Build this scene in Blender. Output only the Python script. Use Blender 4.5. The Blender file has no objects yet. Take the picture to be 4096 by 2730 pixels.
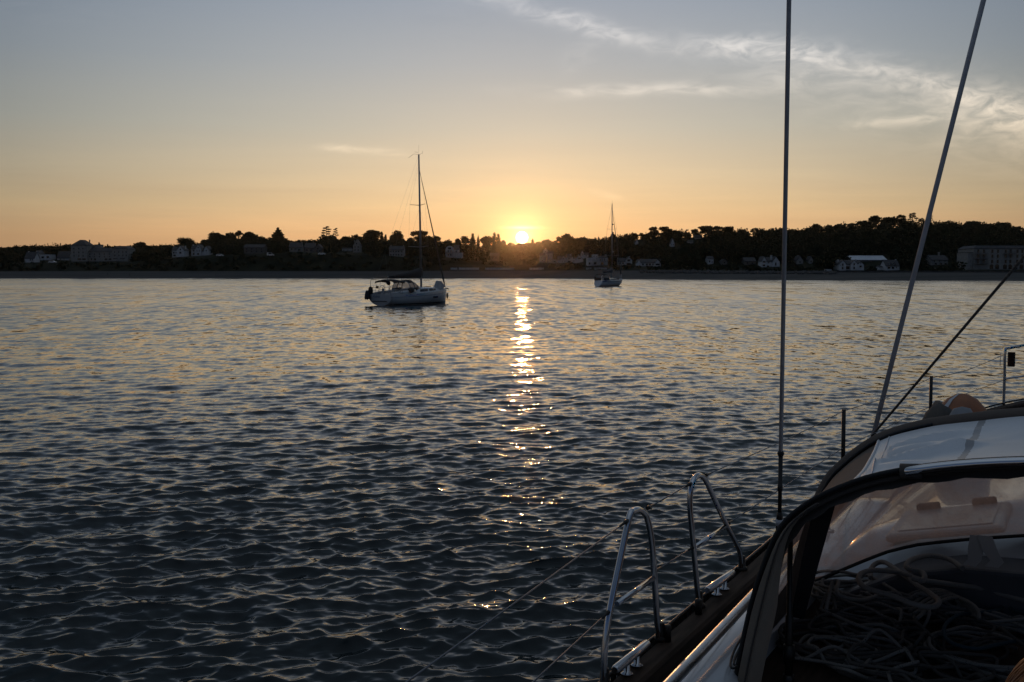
import bpy, bmesh, math, random
import numpy as np
from mathutils import Vector, Matrix, noise

C = bpy.context.scene
COL = C.collection
R = math.radians
rnd = random.Random(7)

# ------------------------------------------------------------------ camera
H = 3.2                      # eye height above the water (standing on the yacht)
F = 998.0                    # focal length in pixels of the 1024 wide frame
PITCH = R(3.95)
cp, sp = math.cos(PITCH), math.sin(PITCH)
HV = 341 - F * math.tan(PITCH)   # row of the true horizon
cam_d = bpy.data.cameras.new('camera')
cam = bpy.data.objects.new('camera', cam_d)
COL.objects.link(cam)
cam.location = (0, 0, H)
cam.rotation_euler = (R(90) - PITCH, 0, 0)
cam_d.sensor_width = 36
cam_d.lens = F / 1024 * 36
cam_d.clip_start = 0.05
cam_d.clip_end = 20000
C.camera = cam

# ------------------------------------------------------------------ render
C.render.engine = 'CYCLES'
C.cycles.max_bounces = 8
C.cycles.diffuse_bounces = 3
C.cycles.glossy_bounces = 4
C.cycles.transmission_bounces = 6
C.cycles.transparent_max_bounces = 12
C.cycles.caustics_reflective = False
C.cycles.caustics_refractive = False
C.cycles.sample_clamp_indirect = 4
C.cycles.use_denoising = True
C.cycles.denoiser = 'OPENIMAGEDENOISE'
C.view_settings.view_transform = 'Standard'
C.view_settings.look = 'None'
C.view_settings.exposure = 0.0
C.view_settings.gamma = 1.0

SUN_AZ, SUN_EL = R(0.57), R(1.97)
SV = Vector((math.sin(SUN_AZ) * math.cos(SUN_EL), math.cos(SUN_AZ) * math.cos(SUN_EL), math.sin(SUN_EL)))


# ------------------------------------------------------------------ node helpers
class NT:
    """Small helper that writes node trees as expressions."""
    def __init__(s, tree):
        s.t = tree
        s.n = tree.nodes
        s.l = tree.links

    def node(s, typ, **kw):
        n = s.n.new(typ)
        for k, v in kw.items():
            setattr(n, k, v)
        return n

    def put(s, sock, v):
        if v is None:
            return
        if isinstance(v, bpy.types.NodeSocket):
            s.l.new(v, sock)
        elif isinstance(v, (tuple, list)) and len(v) == 3 and sock.type == 'RGBA':
            sock.default_value = (*v, 1)
        else:
            sock.default_value = v

    def m(s, op, a, b=None, c=None, clamp=False):
        n = s.node('ShaderNodeMath', operation=op, use_clamp=clamp)
        s.put(n.inputs[0], a)
        s.put(n.inputs[1], b)
        s.put(n.inputs[2], c)
        return n.outputs[0]

    def vm(s, op, a, b=None, scale=None):
        n = s.node('ShaderNodeVectorMath', operation=op)
        s.put(n.inputs[0], a)
        s.put(n.inputs[1], b)
        if scale is not None:
            s.put(n.inputs['Scale'], scale)
        return n.outputs['Value'] if op in ('DOT_PRODUCT', 'LENGTH', 'DISTANCE') else n.outputs['Vector']

    def mix(s, f, a, b, blend='MIX'):
        n = s.node('ShaderNodeMix', data_type='RGBA', blend_type=blend)
        s.put(n.inputs['Factor'], f)
        s.put(n.inputs['A'], a)
        s.put(n.inputs['B'], b)
        return n.outputs['Result']

    def ramp(s, f, stops, interp='LINEAR'):
        n = s.node('ShaderNodeValToRGB')
        cr = n.color_ramp
        cr.interpolation = interp
        while len(cr.elements) < len(stops):
            cr.elements.new(0.5)
        for e, (p, c) in zip(cr.elements, stops):
            e.position = p
            e.color = (*c, 1) if isinstance(c, tuple) else (c, c, c, 1)
        s.put(n.inputs[0], f)
        return n.outputs[0]

    def mr(s, v, a, b, c=0.0, d=1.0, smooth=True):
        n = s.node('ShaderNodeMapRange', interpolation_type='SMOOTHSTEP' if smooth else 'LINEAR')
        for i, x in enumerate((v, a, b, c, d)):
            s.put(n.inputs[i], x)
        return n.outputs[0]

    def xyz(s, v):
        n = s.node('ShaderNodeSeparateXYZ')
        s.put(n.inputs[0], v)
        return n.outputs

    def comb(s, x, y, z):
        n = s.node('ShaderNodeCombineXYZ')
        for i, k in enumerate((x, y, z)):
            s.put(n.inputs[i], k)
        return n.outputs[0]

    def noise(s, vec, scale=1.0, detail=2.0, rough=0.5, dist=0.0, out='Fac'):
        n = s.node('ShaderNodeTexNoise')
        s.put(n.inputs['Vector'], vec)
        s.put(n.inputs['Scale'], scale)
        s.put(n.inputs['Detail'], detail)
        s.put(n.inputs['Roughness'], rough)
        s.put(n.inputs['Distortion'], dist)
        return n.outputs[out]

    def curve(s, x, pts):
        n = s.node('ShaderNodeFloatCurve')
        c = n.mapping.curves[0]
        c.points[0].location = pts[0]
        c.points[1].location = pts[-1]
        for p in pts[1:-1]:
            c.points.new(*p)
        n.mapping.update()
        s.put(n.inputs['Value'], x)
        return n.outputs[0]


# ------------------------------------------------------------------ world: evening sky
def build_world():
    w = bpy.data.worlds.new('World')
    C.world = w
    w.use_nodes = True
    w.node_tree.nodes.clear()
    t = NT(w.node_tree)
    tc = t.node('ShaderNodeTexCoord')
    D = tc.outputs['Generated']
    x, y, z = t.xyz(D)
    hl = t.m('SQRT', t.m('ADD', t.m('ADD', t.m('MULTIPLY', x, x), t.m('MULTIPLY', y, y)), 1e-6))
    zc = t.m('MAXIMUM', z, 0.0)
    # physical sky for the same sun, mixed with the measured evening gradient
    sky = t.node('ShaderNodeTexSky', sky_type='NISHITA')
    sky.sun_disc = False
    sky.sun_elevation = SUN_EL
    sky.sun_rotation = SUN_AZ
    sky.air_density = 1.0
    sky.dust_density = 2.0
    sky.ozone_density = 2.0
    grad = t.ramp(zc, [
        (0.0, (0.72, 0.405, 0.205)), (0.035, (0.735, 0.445, 0.228)), (0.065, (0.68, 0.50, 0.29)), (0.095, (0.60, 0.50, 0.345)),
        (0.14, (0.465, 0.46, 0.40)), (0.20, (0.35, 0.39, 0.42)), (0.262, (0.27, 0.328, 0.405)),
        (0.36, (0.175, 0.22, 0.29)), (0.55, (0.09, 0.122, 0.157)), (1.0, (0.23, 0.285, 0.36))])
    # brighter towards the sun, darker behind
    ca = t.m('DIVIDE', t.m('ADD', t.m('MULTIPLY', x, math.sin(SUN_AZ)), t.m('MULTIPLY', y, math.cos(SUN_AZ))), hl)
    faz = t.ramp(t.m('MULTIPLY_ADD', ca, 0.5, 0.5), [(0.0, (0.13, 0.19, 0.34)), (0.5, (0.24, 0.31, 0.44)), (0.86, (0.43, 0.46, 0.50)), (0.945, (0.585, 0.61, 0.645)), (0.985, 0.90), (1.0, 1.0)])
    # the azimuth fall-off fades out towards the zenith
    faz = t.mix(t.mr(zc, 0.35, 0.9), faz, (0.75, 0.75, 0.75))
    col = t.mix(1.0, grad, faz, 'MULTIPLY')
    # thin horizontal veils near the horizon
    el = t.m('DIVIDE', z, hl)
    az = t.m('ARCTAN2', x, y)
    veil = t.noise(t.comb(t.m('MULTIPLY', az, 3.2), t.m('MULTIPLY', el, 58), 0.3), 1.0, 5.0, 0.62, 0.4)
    veil = t.m('MULTIPLY', t.m('SUBTRACT', veil, 0.5), t.ramp(zc, [(0.0, 1.0), (0.075, 0.6), (0.13, 0.12), (0.3, 0.0)]))
    col = t.mix(1.0, col, t.ramp(t.m('MULTIPLY_ADD', veil, 1.0, 0.5), [(0.0, (0.78, 0.76, 0.80)), (0.5, (1.0, 1.0, 1.0)), (1.0, (1.30, 1.24, 1.14))]), 'MULTIPLY')
    # glow round the sun
    dd = t.vm('DOT_PRODUCT', D, tuple(SV))
    ang = t.m('ARCCOSINE', t.m('MINIMUM', dd, 0.9999999))

    def ex(width, colour):
        e = t.m('EXPONENT', t.m('MULTIPLY', ang, -1.0 / width))
        return t.mix(1.0, colour, e, 'MULTIPLY')
    col = t.mix(1.0, col, ex(0.145, (0.10, 0.068, 0.034)), 'ADD')
    col = t.mix(1.0, col, ex(0.030, (0.20, 0.09, 0.014)), 'ADD')
    col = t.mix(1.0, col, ex(0.0055, (2.6, 1.5, 0.45)), 'ADD')
    # bright slit in the cloud just above the sun, thin dark bar under it
    sa = t.m('SUBTRACT', az, SUN_AZ)

    def bar(cz, wz, ca_, wa):
        g = t.m('ADD', t.m('POWER', t.m('DIVIDE', t.m('SUBTRACT', el, cz), wz), 2.0), t.m('POWER', t.m('DIVIDE', t.m('ADD', sa, -ca_), wa), 2.0))
        return t.m('EXPONENT', t.m('MULTIPLY', g, -1.0))
    E = math.tan(SUN_EL)
    col = t.mix(1.0, col, t.mix(1.0, (1.1, 0.72, 0.32), bar(E + 0.0098, 0.0016, 0.0, 0.014), 'MULTIPLY'), 'ADD')
    # the disc
    disc = t.mr(ang, 0.0064, 0.0050)
    col = t.mix(1.0, col, t.mix(1.0, (7.0, 6.4, 4.6), disc, 'MULTIPLY'), 'ADD')
    # cirrus streaks: a direction in front is x/y, z/y
    yy = t.m('MAXIMUM', y, 0.05)
    a = t.m('DIVIDE', x, yy)
    b = t.m('DIVIDE', z, yy)

    def ab(u, v):
        B = (341 - v) / F
        Y = cp + B * sp
        return (u - 512) / F / Y, (B * cp - sp) / Y

    front = t.m('GREATER_THAN', y, 0.1)
    fib = t.noise(t.comb(t.m('MULTIPLY', t.m('ADD', a, t.m('MULTIPLY', b, -1.3)), 30), t.m('MULTIPLY', t.m('ADD', b, t.m('MULTIPLY', a, 0.25)), 60), 2.0), 1.0, 4.5, 0.55, 1.2)
    fib2 = t.noise(t.comb(t.m('MULTIPLY', a, 22), t.m('MULTIPLY', b, 75), 5.0), 1.0, 4.5, 0.55, 0.8)
    broad = t.noise(t.comb(t.m('MULTIPLY', a, 9), t.m('MULTIPLY', b, 14), 9.0), 1.0, 3.0, 0.5, 0.5)
    # main band
    pts = [(300, -45), (400, -16), (480, -4), (560, 20), (640, 38), (700, 46), (760, 52), (850, 64), (905, 84), (960, 101), (1024, 118), (1100, 140)]
    A0, A1, B0, B1 = -0.25, 0.62, 0.10, 0.34
    an = t.m('DIVIDE', t.m('SUBTRACT', a, A0), A1 - A0)
    cc = [((ab(u, v)[0] - A0) / (A1 - A0), (ab(u, v)[1] - B0) / (B1 - B0)) for u, v in pts]
    cc = [(0.0, cc[0][1])] + cc + [(1.0, cc[-1][1])]
    ctr = t.m('MULTIPLY_ADD', t.curve(an, cc), B1 - B0, B0)
    wid = t.curve(an, [(0.0, 0.010), (0.3, 0.009), (0.55, 0.011), (0.72, 0.015), (0.82, 0.025), (0.92, 0.019), (1.0, 0.017)])
    amp = t.curve(an, [(0.0, 0.0), (0.18, 0.1), (0.32, 0.42), (0.5, 0.55), (0.62, 0.62), (0.74, 0.62), (0.82, 0.75), (0.9, 0.66), (1.0, 0.45)])
    ds = t.m('DIVIDE', t.m('SUBTRACT', b, t.m('ADD', ctr, t.m('MULTIPLY', t.m('SUBTRACT', broad, 0.5), 0.022))), wid)
    band = t.m('MULTIPLY', t.m('EXPONENT', t.m('MULTIPLY', t.m('MULTIPLY', ds, ds), -1.0)), amp)
    tex = t.m('MULTIPLY', t.mr(fib, 0.24, 0.72), t.m('ADD', t.mr(broad, 0.25, 0.7), 0.5))
    cloud = t.m('MULTIPLY', band, t.m('ADD', tex, 0.12))
    # soft skirt below the band on the right
    dsk = t.m('DIVIDE', t.m('SUBTRACT', b, t.m('ADD', ctr, -0.022)), 0.035)
    sk = t.m('MULTIPLY', t.m('EXPONENT', t.m('MULTIPLY', t.m('MULTIPLY', dsk, dsk), -1.0)), t.m('MULTIPLY', t.curve(an, [(0, 0), (0.5, 0.05), (0.65, 0.25), (0.85, 0.32), (1, 0.2)]), t.mr(fib2, 0.3, 0.8)))
    cloud = t.m('ADD', cloud, sk)

    def wisp(u0, u1, v0, h, k, slope=0.0):
        ac, bc = ab((u0 + u1) / 2, v0)
        wa = (u1 - u0) / 2 / F
        da = t.m('DIVIDE', t.m('SUBTRACT', a, ac), wa)
        db = t.m('DIVIDE', t.m('SUBTRACT', t.m('SUBTRACT', b, bc), t.m('MULTIPLY', t.m('SUBTRACT', a, ac), slope)), h / F)
        db = t.m('ADD', db, t.m('MULTIPLY', t.m('SUBTRACT', broad, 0.5), 2.5))
        g = t.m('EXPONENT', t.m('MULTIPLY', t.m('ADD', t.m('POWER', t.m('ABSOLUTE', da), 3.0), t.m('MULTIPLY', db, db)), -1.0))
        return t.m('MULTIPLY', t.m('MULTIPLY', g, k), t.mr(fib2, 0.25, 0.75))
    for q in ((535, 755, 90, 5.5, 0.62, 0.0), (318, 408, 150, 3.4, 0.55, -0.05), (840, 960, 124, 5, 0.38, 0.02), (560, 600, 52, 12, 0.22, 0.4), (590, 625, 195, 4, 0.20, -0.3), (740, 860, 78, 9, 0.28, 0.02)):
        cloud = t.m('ADD', cloud, wisp(*q))
    cloud = t.m('MULTIPLY', cloud, front)
    col = t.mix(1.0, col, t.mix(1.0, t.mix(t.mr(zc, 0.06, 0.24), (0.52, 0.38, 0.24), (0.40, 0.355, 0.31)), cloud, 'MULTIPLY'), 'ADD')
    # faint lower hemisphere
    col = t.mix(t.mr(z, -0.04, 0.0), (0.02, 0.022, 0.025), col)
    bg = t.node('ShaderNodeBackground')
    nis = t.node('ShaderNodeBackground')
    t.put(nis.inputs['Color'], sky.outputs[0])
    nis.inputs['Strength'].default_value = 0.012
    t.put(bg.inputs['Color'], col)
    bg.inputs['Strength'].default_value = 1.0
    add = t.node('ShaderNodeAddShader')
    t.l.new(bg.outputs[0], add.inputs[0])
    t.l.new(nis.outputs[0], add.inputs[1])
    out = t.node('ShaderNodeOutputWorld')
    t.l.new(add.outputs[0], out.inputs['Surface'])
    w.cycles.sampling_method = 'MANUAL'
    w.cycles.sample_map_resolution = 1024


build_world()

sun_d = bpy.data.lights.new('sun', 'SUN')
sun_d.energy = 0.125
sun_d.angle = R(0.53)
sun_d.color = (1.0, 0.43, 0.14)
sun = bpy.data.objects.new('sun', sun_d)
COL.objects.link(sun)
sun.rotation_euler = SV.to_track_quat('Z', 'Y').to_euler()


# ------------------------------------------------------------------ object helpers
def tag(o, label=None, cat=None, group=None, kind=None):
    if label: o['label'] = label
    if cat: o['category'] = cat
    if group: o['group'] = group
    if kind: o['kind'] = kind
    return o


def empty(name, loc=(0, 0, 0), rz=0.0, label=None, cat=None, group=None, parent=None):
    o = bpy.data.objects.new(name, None)
    o.empty_display_size = 0.2
    COL.objects.link(o)
    o.location = loc
    o.rotation_euler = (0, 0, rz)
    o.parent = parent
    return tag(o, label, cat, group)


def mesh_np(name, V, Fq, mat, parent=None, smooth=True, loc=None):
    """mesh object from numpy verts and an (n,k) face array"""
    me = bpy.data.meshes.new(name)
    V = np.asarray(V, dtype=np.float32)
    Fq = np.asarray(Fq, dtype=np.int32)
    k = Fq.shape[1]
    me.vertices.add(len(V))
    me.vertices.foreach_set('co', V.ravel())
    me.loops.add(Fq.size)
    me.loops.foreach_set('vertex_index', Fq.ravel())
    me.polygons.add(len(Fq))
    me.polygons.foreach_set('loop_start', np.arange(0, Fq.size, k, dtype=np.int32))
    me.polygons.foreach_set('loop_total', np.full(len(Fq), k, dtype=np.int32))
    me.polygons.foreach_set('use_smooth', np.full(len(Fq), smooth, dtype=bool))
    me.update(calc_edges=True)
    me.materials.append(mat)
    o = bpy.data.objects.new(name, me)
    COL.objects.link(o)
    o.parent = parent
    if loc: o.location = loc
    return o


class MB:
    """collects simple solids and links them as ONE mesh object"""
    def __init__(s):
        s.v, s.f, s.sm = [], [], []

    def add(s, vs, fs, smooth=False):
        k = len(s.v)
        s.v += [tuple(p) for p in vs]
        for f in fs:
            s.f.append([i + k for i in f])
            s.sm.append(smooth)
        return s

    def box(s, c, d, rz=0.0, M=None):
        x, y, z = d[0] / 2, d[1] / 2, d[2] / 2
        vs = [Vector((i * x, j * y, k * z)) for k in (-1, 1) for j in (-1, 1) for i in (-1, 1)]
        m = M or Matrix.Rotation(rz, 3, 'Z')
        vs = [m @ p + Vector(c) for p in vs]
        return s.add(vs, [(0, 2, 3, 1), (4, 5, 7, 6), (0, 1, 5, 4), (2, 6, 7, 3), (0, 4, 6, 2), (1, 3, 7, 5)])

    def tube(s, pts, r, n=8, closed=False, caps=True, flat=1.0):
        pts = [Vector(p) for p in pts]
        m = len(pts)
        rs = r if isinstance(r, (list, tuple)) else [r] * m
        T = []
        for i in range(m):
            a = pts[(i - 1) % m] if (closed or i > 0) else pts[i]
            b = pts[(i + 1) % m] if (closed or i < m - 1) else pts[i]
            d = b - a
            T.append(d.normalized() if d.length > 1e-9 else Vector((0, 0, 1)))
        up = Vector((0, 0, 1)) if abs(T[0].z) < 0.9 else Vector((1, 0, 0))
        nrm = (up - T[0] * up.dot(T[0])).normalized()
        vs = []
        for i in range(m):
            nrm = nrm - T[i] * nrm.dot(T[i])
            nrm = nrm.normalized() if nrm.length > 1e-9 else T[i].orthogonal().normalized()
            bn = T[i].cross(nrm)
            for j in range(n):
                a = 2 * math.pi * j / n
                vs.append(pts[i] + nrm * (math.cos(a) * rs[i] * flat) + bn * (math.sin(a) * rs[i]))
        fs = []
        for i in range(m if closed else m - 1):
            for j in range(n):
                a, b = i * n + j, i * n + (j + 1) % n
                i2 = (i + 1) % m
                fs.append((a, b, i2 * n + (j + 1) % n, i2 * n + j))
        s.add(vs, fs, True)
        if caps and not closed:
            k = len(s.v) - m * n
            s.f.append([k + j for j in range(n)][::-1]); s.sm.append(False)
            s.f.append([k + (m - 1) * n + j for j in range(n)]); s.sm.append(False)
        return s

    def loft(s, rings, closed=True, caps=False, smooth=True):
        n = len(rings[0])
        vs = [p for r in rings for p in r]
        fs = []
        for i in range(len(rings) - 1):
            for j in range(n if closed else n - 1):
                fs.append((i * n + j, i * n + (j + 1) % n, (i + 1) * n + (j + 1) % n, (i + 1) * n + j))
        if caps:
            fs.append(tuple(range(n))[::-1])
            fs.append(tuple((len(rings) - 1) * n + j for j in range(n)))
        return s.add(vs, fs, smooth)

    def lathe(s, prof, c=(0, 0, 0), n=16, M=None):
        rings = []
        for r, z in prof:
            rings.append([(M @ Vector((r * math.cos(2 * math.pi * j / n), r * math.sin(2 * math.pi * j / n), z)) if M else Vector((r * math.cos(2 * math.pi * j / n), r * math.sin(2 * math.pi * j / n), z))) + Vector(c) for j in range(n)])
        return s.loft(rings, True, True, True)

    def prism(s, poly, y0, y1, M=None):
        """polygon in x,z extruded along y"""
        n = len(poly)
        vs = [Vector((p[0], y0, p[1])) for p in poly] + [Vector((p[0], y1, p[1])) for p in poly]
        if M is not None:
            vs = [M @ v for v in vs]
        fs = [tuple(range(n)), tuple(range(n, 2 * n))[::-1]] + [(i, i + n, (i + 1) % n + n, (i + 1) % n) for i in range(n)]
        return s.add(vs, fs)

    def build(s, name, mat, parent=None, bevel=0.0, seg=2, fix=True):
        me = bpy.data.meshes.new(name)
        me.from_pydata(s.v, [], s.f)
        me.polygons.foreach_set('use_smooth', s.sm)
        if fix or bevel:
            bm = bmesh.new()
            bm.from_mesh(me)
            bmesh.ops.remove_doubles(bm, verts=bm.verts, dist=1e-5)
            if fix: bmesh.ops.recalc_face_normals(bm, faces=bm.faces)
            if bevel:
                es = [e for e in bm.edges if len(e.link_faces) == 2 and e.calc_face_angle() > 0.6]
                bmesh.ops.bevel(bm, geom=es, offset=bevel, segments=seg, affect='EDGES', profile=0.5, clamp_overlap=True)
            bm.to_mesh(me)
            bm.free()
        me.materials.append(mat)
        o = bpy.data.objects.new(name, me)
        COL.objects.link(o)
        o.parent = parent
        return o


# ------------------------------------------------------------------ materials
MATS = {}


def mat(name, col, rough=0.5, metal=0.0, noise_amt=0.0, scale=8.0, bump=0.0, spec=0.5, coord='Object', coat=0.0, col2=None, stretch=None, bdist=0.01):
    if name in MATS:
        return MATS[name]
    m = bpy.data.materials.new(name)
    m.use_nodes = True
    m.node_tree.nodes.clear()
    t = NT(m.node_tree)
    p = t.node('ShaderNodeBsdfPrincipled')
    o = t.node('ShaderNodeOutputMaterial')
    t.l.new(p.outputs[0], o.inputs[0])
    p.inputs['Roughness'].default_value = rough
    p.inputs['Metallic'].default_value = metal
    p.inputs['Specular IOR Level'].default_value = spec
    p.inputs['Coat Weight'].default_value = coat
    t.put(p.inputs['Base Color'], col)
    if noise_amt or bump:
        tc = t.node('ShaderNodeTexCoord').outputs[coord]
        if stretch:
            tc = t.vm('MULTIPLY', tc, stretch)
        nz = t.noise(tc, scale, 5.0, 0.6)
        if noise_amt:
            c2 = col2 or tuple(c * (1 - noise_amt) for c in col)
            t.put(p.inputs['Base Color'], t.mix(t.mr(nz, 0.35, 0.68), col, c2))
            t.put(p.inputs['Roughness'], t.m('MULTIPLY_ADD', nz, 0.25, max(0.02, rough - 0.12)))
        if bump:
            bn = t.node('ShaderNodeBump')
            bn.inputs['Strength'].default_value = bump
            bn.inputs['Distance'].default_value = bdist
            t.put(bn.inputs['Height'], nz)
            t.l.new(bn.outputs[0], p.inputs['Normal'])
    MATS[name] = m
    return m


def unproj(u, v, D=None, z=None):
    """a point on the sight line of frame position (u, v): at forward distance D or height z"""
    B = (341 - v) / F
    d = Vector(((u - 512) / F, cp + B * sp, B * cp - sp))
    k = D / d.y if D is not None else (z - H) / d.z
    return Vector((0, 0, H)) + d * k


def zat(v, D):
    return unproj(512, v, D=D).z
# ------------------------------------------------------------------ water
def build_water():
    m = bpy.data.materials.new('sea_water')
    m.use_nodes = True
    m.node_tree.nodes.clear()
    t = NT(m.node_tree)
    p = t.node('ShaderNodeBsdfPrincipled')
    o = t.node('ShaderNodeOutputMaterial')
    t.l.new(p.outputs[0], o.inputs[0])
    p.inputs['Base Color'].default_value = (0.003, 0.010, 0.012, 1)
    p.inputs['IOR'].default_value = 1.333
    g = t.node('ShaderNodeNewGeometry')
    P = g.outputs['Position']
    dist = t.vm('LENGTH', P)
    far = t.mr(dist, 14.0, 70.0)
    far2 = t.mr(dist, 60.0, 320.0)
    # wind patches
    gust = t.noise(t.vm('MULTIPLY', P, (0.012, 0.03, 0.0)), 1.0, 3.0, 0.55)
    gust = t.mr(gust, 0.3, 0.7, 0.75, 1.2)

    def slope(vec, scale, amt, detail=2.0):
        c = t.noise(vec, scale, detail, 0.55, 0.0, 'Color')
        c = t.vm('SUBTRACT', c, (0.5, 0.5, 0.5))
        c = t.vm('MULTIPLY', c, (2.7, 1.9, 0.0))
        return t.vm('SCALE', c, None, amt)
    st = t.vm('MULTIPLY', P, (0.42, 1.0, 1.0))
    st2 = t.vm('MULTIPLY', P, (0.42, 1.0, 1.0))
    n1 = slope(st, 12.0, t.m('MULTIPLY', gust, t.mr(dist, 8.0, 40.0, 0.15, 0.06)), 4.0)      # ripples
    st0 = t.vm('MULTIPLY', P, (0.30, 1.0, 1.0))
    n1 = t.vm('ADD', n1, slope(st0, 24.0, t.mr(dist, 8.0, 26.0, 0.16, 0.0), 2.0))
    n2 = slope(st2, 2.2, t.m('MULTIPLY', gust, t.m('MULTIPLY', far, 0.12)), 3.0)
    # crests seen so flat-on that only their long dashes remain
    def dash(sx, sy, d0, d1, d2, d3, amt, rot):
        v = t.vm('MULTIPLY', t.vm('ADD', P, t.vm('SCALE', t.comb(t.xyz(P)[1], t.m('MULTIPLY', t.xyz(P)[0], -1.0), 0.0), None, rot)), (sx, sy, 1.0))
        w_ = t.m('MULTIPLY', t.mr(dist, d0, d1), t.mr(dist, d2, d3, 1.0, 0.0) if d3 else 1.0)
        return slope(v, 1.0, t.m('MULTIPLY', gust, t.m('MULTIPLY', w_, amt)), 3.0)
    n3 = dash(5.0, 5.2, 7, 14, 22, 34, 0.20, 0.14)
    for q in ((2.7, 1.6, 16, 28, 42, 66, 0.17, 0.10), (1.4, 0.42, 34, 60, 85, 130, 0.16, 0.07), (0.7, 0.10, 75, 120, 170, 260, 0.15, 0.05), (0.36, 0.030, 150, 230, 900, 1000, 0.13, 0.03)):
        n3 = t.vm('ADD', n3, dash(*q))
    bias = t.comb(0.0, t.mr(dist, 10.0, 90.0, 0.0, -0.06), 0.0)
    nn = t.vm('ADD', t.vm('ADD', t.vm('ADD', g.outputs['Normal'], bias), n1), t.vm('ADD', n2, n3))
    # facets leaning away are hidden behind their own crests far out
    nx, ny, nz_ = t.xyz(nn)
    nn = t.comb(nx, t.m('MINIMUM', ny, t.mr(dist, 13.0, 40.0, 0.6, 0.015)), nz_)
    nn = t.vm('NORMALIZE', nn)
    t.l.new(nn, p.inputs['Normal'])
    t.put(p.inputs['Roughness'], t.mr(dist, 5.0, 300.0, 0.03, 0.12, False))

    rows = []
    v = 860.0
    while v > 276.6:
        rows.append(F * H / (v - HV))
        v -= 0.52 if v < 690 else 4.0
    rows = np.array([1.2, 1.7, 2.4, 3.2] + [r for r in rows if r > 3.9] + [760.0, 830.0, 1000.0])
    az = np.concatenate([np.linspace(-180, -75, 30)[:-1], np.linspace(-75, -34, 60)[:-1], np.linspace(-34, 34, 1500), np.linspace(34, 75, 60)[1:], np.linspace(75, 180, 30)[1:]])
    az = np.radians(az)
    RR, AA = np.meshgrid(rows, az, indexing='ij')
    X = RR * np.sin(AA)
    Y = RR * np.cos(AA)
    sp_r = np.gradient(rows)[:, None] * np.ones_like(X)
    sp_a = RR * np.gradient(az)[None, :]
    space = np.maximum(sp_r, sp_a * 0.8)
    rg = np.random.default_rng(11)
    n = 165
    lam = np.exp(rg.uniform(math.log(0.07), math.log(2.8), n))
    th = np.radians(-90 + 12 + rg.normal(0, 34, n))
    Z = np.zeros_like(X)
    DX = np.zeros_like(X)
    DY = np.zeros_like(X)
    gustm = 1.0 + 0.28 * np.sin(X * 0.21 + 0.13 * Y + 1.0) * np.sin(Y * 0.17 - 0.09 * X) + 0.2 * np.sin(X * 0.047 + 2.2) * np.sin(Y * 0.06)
    S = 0.285
    calm = 1.0 - 0.35 * np.clip((RR - 11.0) / 30.0, 0, 1) ** 0.8
    for i in range(n):
        k = 2 * math.pi / lam[i]
        w = math.exp(-((math.log(lam[i] / 0.27)) / 0.88) ** 2) + 0.26 * min(1, lam[i])
        a = S * math.sqrt(2 / n) * w * 1.25 / k
        fade = np.clip((lam[i] / space - 2.2) / 3.0, 0, 1)
        if fade.max() <= 0:
            continue
        ph = k * (X * math.cos(th[i]) + Y * math.sin(th[i])) + rg.uniform(0, 6.283)
        A = a * fade * gustm * calm
        Z += A * np.cos(ph)
        q = 0.85
        DX -= q * A * math.cos(th[i]) * np.sin(ph)
        DY -= q * A * math.sin(th[i]) * np.sin(ph)
    V = np.stack([X + DX, Y + DY, Z], -1).reshape(-1, 3)
    nr, nc = X.shape
    i, j = np.meshgrid(np.arange(nr - 1), np.arange(nc - 1), indexing='ij')
    a = (i * nc + j).ravel()
    Fq = np.stack([a, a + 1, a + nc + 1, a + nc], -1)[:, ::-1]
    o = mesh_np('water', V, Fq, m)
    tag(o, kind='structure')


build_water()


# ------------------------------------------------------------------ land
def lerp_tab(tab, u):
    return float(np.interp(u, [p[0] for p in tab], [p[1] for p in tab]))


SHORE = [(-400, 505), (0, 507), (300, 516), (510, 524), (560, 500), (600, 468), (680, 428), (760, 402), (850, 384), (1024, 366), (1400, 350)]
V_BEACH = [(-400, 271.7), (0, 271.6), (340, 271.2), (510, 271.0), (600, 270.6), (700, 271.5), (760, 272.2), (1400, 272.6)]
V_TERR = [(-400, 263), (0, 262.6), (60, 262.4), (130, 262), (175, 257.5), (220, 255), (300, 252.6), (360, 253), (420, 256), (460, 259), (520, 262), (560, 264), (640, 266), (700, 267.3), (760, 268.8), (840, 270), (1024, 269.6), (1400, 269.6)]
V_SKY = [(-400, 256), (0, 256), (60, 253), (120, 255), (170, 254), (210, 250), (230, 246), (270, 247), (300, 250), (330, 248), (380, 248), (430, 249), (460, 251), (480, 255), (495, 258), (550, 257), (562, 251), (585, 247), (612, 243), (640, 239), (660, 238), (700, 237), (760, 236), (800, 235), (830, 232), (865, 228.5), (910, 228), (960, 229), (1000, 232), (1024, 237), (1080, 246), (1400, 256)]
RISE = 185.0      # metres from the water's edge to the skyline trees


def shore(u): return lerp_tab(SHORE, u)


def ground_z(u, d):
    """height of the land d metres behind the water's edge on the bearing of frame column u"""
    D0 = shore(u)
    zb = zat(lerp_tab(V_BEACH, u), D0 + 44)
    zt = zat(lerp_tab(V_TERR, u), D0 + 80)
    zs = zat(lerp_tab(V_SKY, u), D0 + RISE)
    st = [(-80, -3.0), (-10, -0.35), (0, 0.0), (12, 0.55), (44, zb), (47, zb + 0.15), (68, zt - 0.6), (80, zt), (98, zt + 0.4), (RISE, zs), (260, zs - 1.0), (420, zs * 0.6), (900, 2.0)]
    return float(np.interp(d, [p[0] for p in st], [p[1] for p in st]))


def land_pt(u, d):
    D = shore(u) + d
    k = D / cp
    return Vector(((u - 512) / F * D / cp, D, ground_z(u, d)))


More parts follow.
